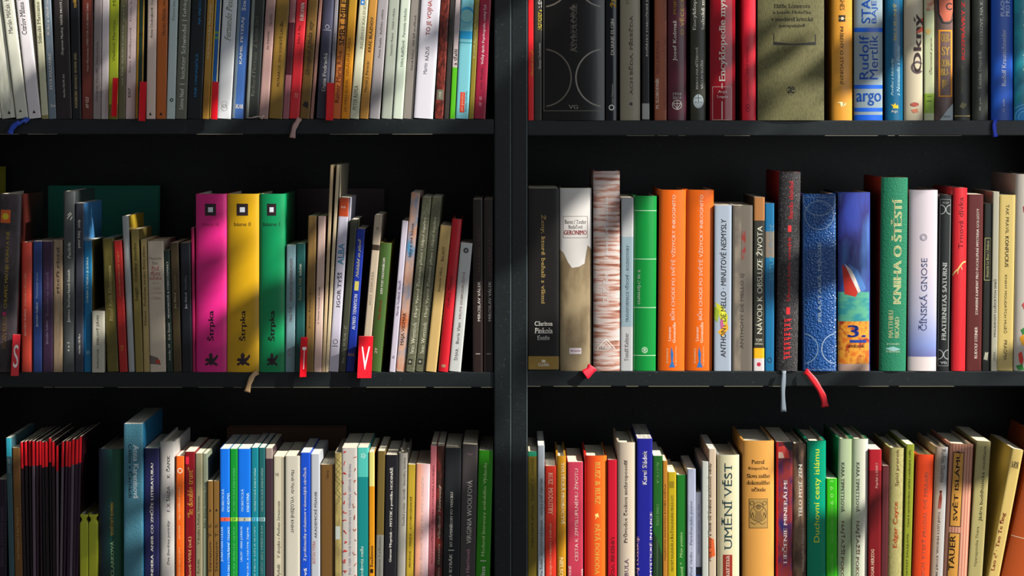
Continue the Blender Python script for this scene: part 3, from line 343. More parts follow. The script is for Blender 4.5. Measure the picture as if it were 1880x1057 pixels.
R2R = [
 B(970, 1026, 0, 346, '15110f', 'p', 'black and gold', T('Ženy, ktoré behali s vlkmi', 558, 394, .48, 11, 'a88c50', 'd', i=.05), T('Clarissa', 598, 590, .5, 33, W, 'h', b=.02), T('Pinkola', 612, 602, .5, 33, W, 'h', b=.02), T('Estés', 624, 616, .5, 22, W, 'h', b=.02), ('band', 678, 654, 'a08038'), T('Citadella', 672, 666, .5, 20, W, 'h'), ('disc', .5, 663, 4, 'e8dcc0', .7), feat='with gold foot'),
 B(1028, 1086, 0, 345, '9c8a6a', 'h', 'white and kraft', ('poly', 'd4d0cc', [(0, 345.5), (1, 345.5), (1, 458), (.88, 450), (.82, 468), (.78, 484), (.6, 490), (.38, 492), (.26, 482), (.12, 465), (0, 458)]), ('frame', .1, .88, 437, 397, .8, '6a4a48'), T('Baret / Taufer', 411, 404, .49, 40, '5a4a48', 'h'), T('Budačová', 420, 413, .49, 26, '5a4a48', 'h'), T('GERONIMO', 431, 423, .49, 42, 'a8242c', 'h', b=.04), ('band', 650, 639, 'e8dce0', .3, .68), T('Baraptus', 647, 642, .49, 18, 'b03048', 'h', b=.01), style='mot:7e6c50:45:.4', feat='with torn-edge design'),
 B(1089.5, 1138, 0, 314, 'd8c6c0', 'h', 'birch-bark patterned', T('D. Z. Bor', 555, 500, .45, 10, 'efeae8', b=.01), T('Tajemný svět pravěku', 477, 362, .5, 9, 'efeae8', b=.01), ('line', W, 1.2, [(.15, 640), (.48, 622), (.82, 640)]), ('line', W, 1, [(.3, 638), (.48, 628), (.66, 638), (.3, 638)]), T('TRIGON', 642, 636, .48, 26, 'e8e0dc', 'h', b=.01), ('RIB', 'e01030', [(1088, 672, -.004), (1082, 680, -.006), (1073, 687, -.008)], 17), style='birch', off=-1),
 B(1139, 1161.5, 2, 363, 'b4b6b8', 'p', 'pale grey', ('band', 600, 435, '8ca2ac'), T('Tomáš Keltner', 663, 612, .5, 6.5, '5a4a44'), T('TRANSFORMACE VĚDOMÍ – ROZHOVORY', 592, 450, .5, 6.5, '3c4850', b=.01)),
 B(1163, 1204, 2, 360, '0f8a3a', 'h', 'vivid green', ('line', 'c8e8c8', 1, [(0, 387), (1, 387)]), ('line', 'c8e8c8', 1, [(0, 476), (1, 476)]), ('line', 'c8e8c8', 1, [(0, 565), (1, 565)]), ('line', 'c8e8c8', 1, [(0, 653), (1, 653)]), T("CHAN-FEJ-C' SV. II.", 559, 495, .22, 6.5, 'e0f0e0', b=.01), ('ring', .5, 643, 5.5, 1, 'c8e8c8'), T('æ', 646, 640, .5, 6, 'c8e8c8', 'h'), rough=.25),
 gounelle(1208, 1257, 'left of its twin'), gounelle(1258.5, 1308, 'right of its twin'),
 B(1311, 1342.3, 1, 377, 'a4b0c0', 'p', 'powder blue', T('ANTHONY DE MELLO · MINUTOVÉ NESMYSLY', 656, 402, .5, 12, '1c1818', b=.02, i=.1), ('poly', 'c8c830', [(.05, 555), (.5, 563), (.8, 580), (.75, 600), (.4, 590)]), ('poly', 'e0a828', [(.2, 610), (.75, 592), (.85, 603), (.5, 618)]), ('poly', '9ab030', [(0, 562), (.3, 570), (.2, 592), (0, 585)]), ('poly', 'c85a8a', [(.35, 590), (.5, 585), (.55, 600), (.4, 604)]), feat='with yellow flower'),
 B(1344.5, 1381, 1, 377, '6e665c', 'p', 'stone grey', ('band', 681, 377, '8c8070', .1, .42, 'mot:6e665c:60:.5'), T('ANTHONY DE MELLO SJ', 640, 503, .5, 8.5, '3a302a'), ('band', 477, 425, '8a342c', .45, .65, 'mot:6e665c:90:1')),
 B(1383.3, 1403.3, 1, 362, '32322a', 'p', 'narrow dark olive', ('band', 405, 362, 'a8703c'), ('band', 658, 639, 'f0b414'), ('band', 681, 658, 'd8d0d0'), ('disc', .5, 669, 3.8, 'c02040'), T('NÁVOD K OBSLUZE ŽIVOTA', 613, 415, .5, 12, 'e8e4d0', b=.01), T('TOM', 627, 622, .5, 12, 'e0dcc8', 'h'), T('HVĚZDA', 633, 629, .5, 15, 'e0dcc8', 'h'), feat='with yellow foot'),
 B(1404.3, 1421.5, 0, 373, '146c9c', 'p', 'azure', ('band', 473, 425, '86786a'), T('SESTUP', 515, 470, .6, 8, '4aa0b8'), T('K PRAMENI', 465, 412, .6, 8, '60889c'), ('ring', .5, 661, 4, 1.2, '0c2c3c', 1.3), feat='with taupe band'),
 B(1424.5, 1464, 6, 316, '1a1618', 'h', 'speckled black', T('Bardo thödol', 403, 332, .56, 8, 'e02c34', b=.03), T('Tibetská kniha mrtvých', 555, 435, .54, 8, 'e02c34', b=.03), ('band', 426, 414, 'e02c34', .44, .60), ('band', 577, 564, 'e02c34', .42, .6), *[('line', 'e02c34', 1.6, g) for k in range(9) for g in ([(.36, 660-k*8.6), (.36, 654-k*8.6)], [(.36, 658-k*8.6), (.5+.06*(k % 3), 657-k*8.6), (.55, 654.5-k*8.6), (.68-.05*(k % 2), 655-k*8.6)], [(.42, 655-k*8.6), (.62, 659-k*8.6 if k % 2 else 655-k*8.6)])], ('RIB', '788490', [(1438, 680, -.0055), (1438, 686, -.007), (1436, 715, -.009), (1437, 754, -.009)], 8), style='speck:8a8688', side='8a1018', off=-3, rough=.5, feat='with red lettering'),
 B(1474, 1535.5, -1, 356, '1c4c8c', 'h', 'blue leather', ('ring', 0, 366, 0, .1, '1c4c8c'), ('ring', 0, 640, 28, 1.4, '8098b0', 'c'), ('ring', 1, 640, 28, 1.4, 'a8b8c8', 'c'), ('ring', .5, 395, 27, 1.2, '7890ac', 'c'), ('ring', .5, 366, 30, 1.2, '7890ac', 'c'), ('frame', .04, .96, 678, 362, .8, '6a84a4'), T('PRASTARÁ MAGIE', 592, 445, .48, 8, '8ea4bc'), ('RIB', 'e01828', [(1477, 680, -.0055), (1484, 686, -.008), (1500, 708, -.010), (1510, 728, -.010), (1513, 745, -.010)], 11), style='leather', rough=.28, off=-3, feat='with embossed circles'),
 B(1539, 1598, 0, 353, '2c3c94', 'h', 'blue seascape', ('band', 681, 583, 'd86a1c', 0, .97, 'mot3:e8a030:a83018:90:.8'), ('band', 590, 535, '2c8c90', 0, .97, 'mot:58a88a:60:2'), ('band', 681, 668, 'b89888', 0, .97), ('band', 536, 356, '3446a8', 0, .97, 'mot3:2c2c74:4a78c0:30:.25'), ('poly', 'c02c1c', [(.12, 485), (.35, 498), (.62, 535), (.55, 545), (.2, 540)]), ('poly', 'd8c8c0', [(.2, 484), (.5, 500), (.7, 535), (.62, 538), (.38, 508)]), ('poly', '4a7cc0', [(.3, 484), (.6, 495), (.88, 530), (.72, 536), (.5, 506)]), T('3.', 619, 597, .62, 34, '1c3ca0', 'h', b=.03), ('band', 629, 624, '1c3c90', .36, .88), T('zväzok', 638, 632, .62, 32, '4a1c14', 'h', b=.02, i=.2), side='16181c', off=0, feat='with orange foot'),
 B(1614, 1663, 4, 326, '1f7a58', 'h', 'sea green', T('KNIHA O ŠTĚSTÍ', 558, 366, .6, 20, 'd4d8a0', b=.06), T('MATTHIEU', 620, 570, .38, 8.5, 'd4d8a0', b=.04), T('RICARD', 620, 582, .68, 8.5, 'd4d8a0', b=.04), ('poly', '8cb8b8', [(.2, 640), (.5, 636), (.8, 641), (.5, 645)]), T('ZONES', 633, 630, .5, 24, 'b8d0b0', 'h'), T('PUBLISHERS', 647, 644, .5, 26, 'b8d0b0', 'h'), style='leather:500:.22', rough=.4, side='a03020', off=-2, feat='with pale block lettering'),
 B(1667, 1719, 3, 349, 'd0c8c8', 'h', 'white and violet', T('ČÍNSKÁ GNOSE', 607, 474, .5, 15, '34406c', b=0), ('ring', .5, 436, 6.5, 1, '4a4c60'), ('ring', .5, 436, 4, .8, '4a4c60'), ('band', 681, 655, 'dccfce'), style='grad4:4c2c70:8090c8:b8b8d0:cfc4cc:.17', side='c8a8b0', off=-1, rough=.3),
 B(1720.5, 1743, 5, 358, '1a1c1c', 'h', 'black and silver', T('FRATERNITAS SATURNI', 625, 482, .5, 8, 'd8dcd8', b=.02), ('frame', .05, .92, 672, 366, .8, '8a9090'), ('ring', .1, 651, 9, 1.2, 'b0b4b4', 'c'), ('ring', .9, 651, 9, 1.2, 'b0b4b4', 'c'), ('ring', .1, 385, 9, 1.2, 'b0b4b4', 'c'), ('ring', .9, 385, 9, 1.2, 'b0b4b4', 'c'), T('VG', 668, 664, .5, 12, 'd0d4d4', 'h'), T('FLEF', 374, 371, .5, 12, 'a0a4a4', 'h')),
 B(1746, 1772, 4, 345, 'd42830', 'h', 'cherry red', T('Trnová dívka', 457, 362, .55, 8.5, '8a1c24', b=.01), ('line', 'e0c87c', 2.6, [(.02, 506), (.2, 499), (.42, 494), (.58, 487), (.75, 482), (.95, 480)]), ('line', 'e0c87c', 1.2, [(.42, 494), (.38, 503)]), ('line', 'e0c87c', 1.2, [(.58, 487), (.7, 495)]), feat='with pale lizard', rough=.3, off=-1),
 B(1773.3, 1801.5, 4, 357, '5c1f1c', 'p', 'oxblood', T('RUDOLF STEINER', 658, 600, .6, 5.5, 'f0dcd0', b=.04), T('STAVEBNÍ KAMENY PRO POCHOPENÍ MYSTERIA GOLGOTY', 578, 383, .6, 6, 'f0dcd0', b=.04)),
 B(1803, 1817.5, 5, 374, '1c1e18', 'p', 'thin black', ('frame', .1, .9, 515, 437, .9, 'b8b070'), T('Anatole Le Braz / Ankou', 510, 442, .5, 4.6, 'a8a068'), ('poly', 'b0ae98', [(.2, 660), (.4, 646), (.6, 648), (.8, 646), (.7, 662)])),
 B(1819, 1830.5, 4, 352, 'aca894', 'p', 'putty', T('MOUDROST LUŽICKÝCH SRBŮ', 618, 513, .5, 5.4, '35352c', b=.02), T('PRÁH', 662, 646, .5, 3.6, '5a5a4c')),
 B(1831.6, 1860, 5, 358, 'ccb46c', 'p', 'straw yellow', T('TAK PRAVIL', 430, 376, .5, 6, '4a3a18', 'd', b=.01), T('KONFUCIUS', 491, 434, .5, 6.5, '3a2c10', 'd', b=.04), T('KNIHY MOUDRÝCH MUŽŮ', 612, 505, .5, 6, '4a3a18', 'd', b=.01), T('PRAGMA', 662, 625, .5, 6, '4a3a18', 'd', b=.01)),
 B(1861.5, 1900, 4, 320, 'c8c0b4', 'h', 'white with chilli peppers', ('poly', 'd83020', [(.2, 650), (.35, 645), (.45, 660), (.4, 672), (.25, 665)]), ('poly', '2c7c34', [(.1, 672), (.4, 668), (.5, 680), (.2, 680)]), ('poly', 'e8a020', [(.25, 620), (.5, 612), (.55, 628), (.4, 636)]), ('poly', '2c7c34', [(.3, 606), (.5, 600), (.55, 612), (.4, 615)]), ('poly', 'a82c2c', [(.35, 380), (.5, 375), (.48, 392), (.38, 390)]), ('poly', 'a82c2c', [(.45, 480), (.6, 470), (.58, 490), (.48, 492)]), ('poly', 'a82c2c', [(.35, 560), (.5, 552), (.5, 572)]), ('poly', 'a82c2c', [(.5, 420), (.6, 418), (.55, 432)])),
]
ORD = 'first second third fourth fifth sixth seventh eighth ninth tenth eleventh twelfth thirteenth fourteenth fifteenth sixteenth seventeenth'.split()
mags = [(120, 143), (144, 167), (168, 190), (193, 216), (217, 231), (232, 247), (248, 269), (270, 291), (292, 312), (313, 336), (339, 373), (374, 398), (399, 413), (414, 436), (437, 460), (461, 482), (483, 505)]
mb = [36.5+6 + i*(145-42.5)/17 for i in range(18)]
MAG = []
for i, (a, b) in enumerate(mags):
    yt = 740+[240, 236, 234, 232, 236, 232, 240, 236, 216, 236, 262, 236, 232, 236, 222, 222, 206][i]/3.333
    lo, hi = mb[i], mb[i+1]-.5
    c = random.choice(['1c0c14', '160c12', '24101c', '2c1826', '301c30', '12100f']) if i not in (3, 10, 11, 14) else '6a5a68'
    MAG.append(B(lo, hi, a/3.333-lo+.3, yt, c, 's', 'red-topped', ('band', yt+random.uniform(44, 48), yt, 'ec1624'), side='2a0c14', rough=.18, feat=ORD[i], off=random.uniform(-1, 3)))
def tk(x0, x1, col, yt, n, ncol, l1, l2, desc, tc='c8ecff', l0=('TEORETICKÁ', 'KNIHOVNA')):
    two = x1-x0 > 17
    it = [('band', 957, 950, ncol), T(n, 956, 951.5, .5, 3.6*len(n) if n != '1' else 1.5, K, 'h', b=.01)]
    if two: it += [T(l0[0], 940, 898, .35, 5, tc, b=.03), T(l0[1], 940, 905, .75, 5, tc, b=.03), T(l1, 1057 if len(l1) > 28 else 1031, 967, .32, 5, tc, b=.03), T(l2, 1075, 967, .75, 5, tc, b=.03)]
    else: it += [T(l0[0]+' '+l0[1], 940, 859, .5, 4.6, tc, b=.02), T(l1, 1080, 966, .5, 4.6, tc, b=.02)]
    return B(x0, x1, 0, yt, col, 'p', desc, *it, pg='cfd0d4', off=1)
R3L = [
 B(-6, 14, 0, 880, '1c0e24', 'p', 'blackish purple', T('Herman z Listrova mesta', 1040, 930, .5, 7, '4a3a54')),
 B(15, 26.6, -6, 804, '3a5a62', 'p', 'slate teal', T('play off', 868, 842, .5, 5, '8aa0a0', i=.2), ('band', 838, 804, '2a9ab0'), pg='8a9a9a', feat='with turquoise head'),
 B(27.6, 41.6, -5, 822, '7a5428', 'p', 'bronze brown', T('Jana Weingärtn & Jana Thomas Tací', 1027, 932, .5, 4.4, 'c8a060'))]+MAG+[
 B(146, 162, 0, 944, 'b4bc2c', 'n', 'yellow-green', feat='left of its twin', off=-1),
 B(163, 179, 0, 944, 'b4bc2c', 'n', 'yellow-green', feat='right of its twin', off=-1),
 B(180, 227.6, 0, 825, '161c3a', 'h', 'midnight blue', T('KATERINA CLARKOVÁ', 1120, 994, .55, 7.5, 'b8d8a0', b=.02), T('SOVĚTSKÝ ROMÁN', 983, 923, .52, 7.5, 'd0a830', b=.02), style='gradx:0e5c3c:.02', side='14182c', feat='with green tinge', off=2),
 B(228.8, 263.5, 0, 777, '4a8498', 'p', 'tall grey-blue', T('Anna Kareninová', 914, 815, .68, 9, 'dce8ec', 'd'), T('Céline v Čechách', 912, 814, .32, 8, '16242c', 'd', b=.02), side='1c6a94', style='leather:700:.25', pg='b0b8bc', off=-6, rough=.45),
 B(265, 292, 0, 823, '1c1c48', 'p', 'indigo', T('MILAN KUNDERA  ANEB CO ZMŮŽE LITERATURA?', 1110, 850, .48, 6.5, W, b=.03)),
 B(293.6, 321, 0, 811, 'b8b4b0', 'h', 'silver white', T('F. X. ŠALDA', 940, 892, .55, 6.5, K, b=.01), T('K. ČAPEK', 878, 836, .55, 6.5, K, b=.01), T('Dva literárne portréty', 1037, 955, .6, 6, '3a3838', i=.3), style='plain', pg='c8c4bc'),
 B(323, 338, 0, 837, 'e8661c', 'p', 'tangerine', ('ring', .5, 864, 5, 1.8, 'f0d8c8'), T('eva tichá marta pro', 1070, 1005, .45, 4, 'f8c890'), T('petr holub', 990, 965, .45, 4, 'f8c890'), T('olga stehlíková (eds.)', 955, 895, .45, 4, 'f8c890'), feat='with pale ring'),
 B(339.4, 358, 0, 829, '7a0c18', 'p', 'dark red', T('“In double trust”', 950, 858, .52, 9.5, 'd8a040', b=.01), T('Sochová-Wild (ed.)', 1075, 985, .52, 6.5, 'd8b070'), ('band', 852, 838, 'e02040', .05, .4)),
 B(359, 371.5, 0, 832, '8a8468', 'p', 'khaki grey', T('V dotyku s Pavlom Strausom', 1000, 910, .5, 5.4, '2c2c20'), T('Ján Rybák', 1070, 1025, .5, 5, '4a4838')),
 B(372.3, 380, 0, 833, '7c8470', 'p', 'grey-green', T('Kého dichom Strausom Vrský', 970, 885, .5, 4, '303428')),
 B(381, 390.5, 0, 883, '7a5a2c', 'p', 'short bronze', T('Stavanov. T. S.', 1050, 960, .5, 5, '2c1c0c'), ('poly', K, [(.3, 939), (.7, 939), (.5, 934)]), rough=.2, feat='first of two'),
 B(391.5, 402.8, 0, 883, '7a5a2c', 'p', 'short bronze', T('Stavanov. T. S.', 1050, 960, .5, 5, '2c1c0c'), ('poly', K, [(.3, 939), (.7, 939), (.5, 934)]), rough=.2, feat='second of two'),
 tk(403.6, 421.4, '0a6ee0', 824, '1', 'e05c3c', 'JONATHAN CULLER', 'ÚVOD DO LITERÁRNÍ TEORIE', 'azure blue'),
 tk(422, 435.8, '0a8c2c', 824, '29', '8cd040', 'VÍTĚZSLAV WINTER SIEMSE', '', 'kelly green', '5ac878'),
 tk(436.6, 460, '0a6ee0', 824, '3', 'b8b8a0', 'LAKOFF – MARK JOHNSON', 'METAFORY, KTERÝMI ŽIJEME', 'bright azure'),
 tk(461, 474, '0e7c8c', 822, '12', '5ab8d8', 'JAK SE FIKCE DĚLÁ SLOVY', '', 'teal numbered', 'a8d8d8'),
 tk(475, 486.3, '1a5c60', 822, '33', '8ab0b4', 'MARL UČIT (SE) PŘÍBĚHEM', '', 'dark teal numbered', '88a8a8'),
 B(487.2, 500.5, 0, 823, '3a2830', 'p', 'dark mauve', ('band', 842, 823, '9a8880'), off=1),
 B(502, 522.5, 0, 838, 'c8c0a8', 'p', 'ivory', T('VII', 874, 869, .35, 7, '5a5444', 'h'), T('V dotyku s Pavlom Straussom', 1025, 920, .5, 7, '4a4438', i=.2), T('Ján Rybák', 1075, 1035, .5, 6.5, '4a4438', i=.2), ('band', 1148, 840, 'a49c84', .72, 1)),
 B(523.8, 550.3, 0, 837, 'c4bfb0', 'p', 'pale stone', T('Marek Vajchr', 907, 862, .5, 6.5, '2c2a28', 'd', i=.1), T('VYLOŽENÉ KNIHY', 978, 911, .52, 7, '2c2a28', 'd', b=.01)),
 B(551.5, 569.5, 0, 831, '1048c0', 'p', 'ultramarine', T('Z problematiky archaizmov v slovenských nárečiach', 1030, 858, .48, 6.5, W, b=.01), T('čová', 1075, 1043, .48, 6, W), pg='d0d4dc'),
 B(570.5, 587.3, 0, 834, 'b4b8c0', 'p', 'cool grey', T('AKADEMICKÉ PÍSANIE', 988, 903, .5, 5.5, K, b=.01), T('ANTON VYDRA', 1036, 993, .4, 5, 'a84a40'), pg='d0d4dc'),
 B(588.3, 613.8, 0, 853, '6a4c24', 'p', 'walnut brown', T('Nitran', 880, 863, .5, 4.5, '3a2810')),
 B(614.6, 627, 0, 831, 'a8985c', 'p', 'scribbled khaki', ('line', '4a4428', .7, [(0, 840), (1, 850), (.2, 862), (.9, 870), (0, 880), (1, 892), (.1, 905), (.9, 915), (.2, 926)]), ('line', '4a4428', .7, [(1, 836), (.2, 848), (1, 860), (.1, 872), (1, 884), (.2, 896), (.9, 908), (.2, 920)]), ('band', 990, 966, 'b0b8b0', .1, .8), style='mot:88784a:80:.5'),
 B(627.8, 655.3, 0, 822, 'bcb6b0', 'p', 'grey-white scribbled', *[('line', 'c83028', 1.5, [(random.uniform(.02, .35), 828+k*18+random.uniform(0, 8)) for _ in range(4)]) for k in range(15)], *[('line', 'b04838', 1, [(random.uniform(.72, .98), 835+k*22+random.uniform(0, 9)) for _ in range(3)]) for k in range(12)], T('Ivan Petr Olič: Nový Nomenklatúrny lad. Milučká válčaná: šťabaky', 1070, 850, .57, 3.8, '3a4a8a'), feat='with red marks'),
 B(656.3, 676.6, 0, 822, '0e8080', 'p', 'two-tone turquoise', ('band', 876, 822, '4cb8ac'), *[('ring', .52+.16*math.cos(a*1.257), 837+3.4*math.sin(a*1.257), 1.6, .7, 'c8e8e0') for a in range(5)], T('Iná hodnota exilu', 1075, 1004, .4, 6, 'd0e8e0', b=.02)),
 B(677.4, 688, 0, 830, 'd08a10', 'p', 'amber and yellow', ('band', 893, 830, 'd8d078'), T('■ Realizmus', 1052, 1002, .5, 5.5, '3a2808', b=.02)),
 B(688.8, 703.5, 4, 828, '6a5828', 'p', 'drab brown', ('band', 1148, 982, '7c7c74'), T('Szymon Leśmian', 1060, 985, .5, 5.5, '4a4640'), ),
 B(704.5, 727, 4, 835, '17161c', 'p', 'satin black', T('Gustav Meyrink – MYSTIK a povídka HODINÁŘ', 1032, 858, .5, 7, W, b=.02)),
 B(728, 744, 4, 832, '908c84', 'h', 'ash grey', T('Dnešná poézia · slovník · literatúra, história', 965, 840, .65, 5.5, '4c4a44')),
 B(744.8, 759.5, 4, 853, 'b89a2c', 'p', 'antique yellow', T('PRIVÁTNE – VEREJNE – AUTOBIOGRAFICKÉ', 1042, 912, .5, 5, '4a3808', b=.01)),
 B(760.5, 785.6, 4, 852, 'e8a080', 'p', 'peach and pink', T('DENISA ČIHÁKOVÁ  CAHARIS  MÁJI  A MLYNÁRI', 1060, 875, .5, 5, 'f0dcd4', b=.01), style='gradx:ecc8cc:.006', feat='with striped sheen'),
 B(786.6, 797.6, 4, 819, 'c87078', 'p', 'rose', T('PAVLA LAZARČÍKOVÁ – ČÍTANKA LITOGRAFIKA SLOVENIEN', 1035, 855, .5, 4, '8a2c38', b=.01)),
 B(798.4, 812.4, 4, 819, '5a2c24', 'p', 'mottled russet', T('Jan Gavura  Vladimír Novotný', 1060, 890, .5, 5.5, 'a89888', i=.2), style='mot3:3a2018:8a2c24:60:.6'),
 B(813.5, 843.3, 4, 822, '1c1f22', 'p', 'graphite', T('PAULO RYBÁK', 1090, 1016, .42, 6.5, W, b=.02), ('line', W, 1.2, [(.3, 1010), (.65, 1010)]), T('SO ZÁPISNÍKOM VO VRECKU', 1004, 903, .42, 6, W, b=.02)),
 B(844.3, 872.3, 5, 816, '4a4444', 'p', 'gunmetal', T('Alexandra Harrisová', 1100, 1008, .5, 6.5, 'd8a0b8', b=.02), T('VIRGINIA WOOLFOVÁ', 998, 882, .5, 11, W, b=.01), T('Argo', 836, 832, .5, 10, 'c890b0', 'h', b=.01)),
 B(873.4, 899.5, 6, 827, '2c8c08', 'p', 'leaf green', T('Sibelius', 1085, 1040, .5, 7.5, W), ('line', W, 1.2, [(.3, 1030), (.7, 1030)]), T('Moderní literatury arabského Východu', 1022, 850, .5, 7, 'c8e8a0'), pg='b0a89c'),
]
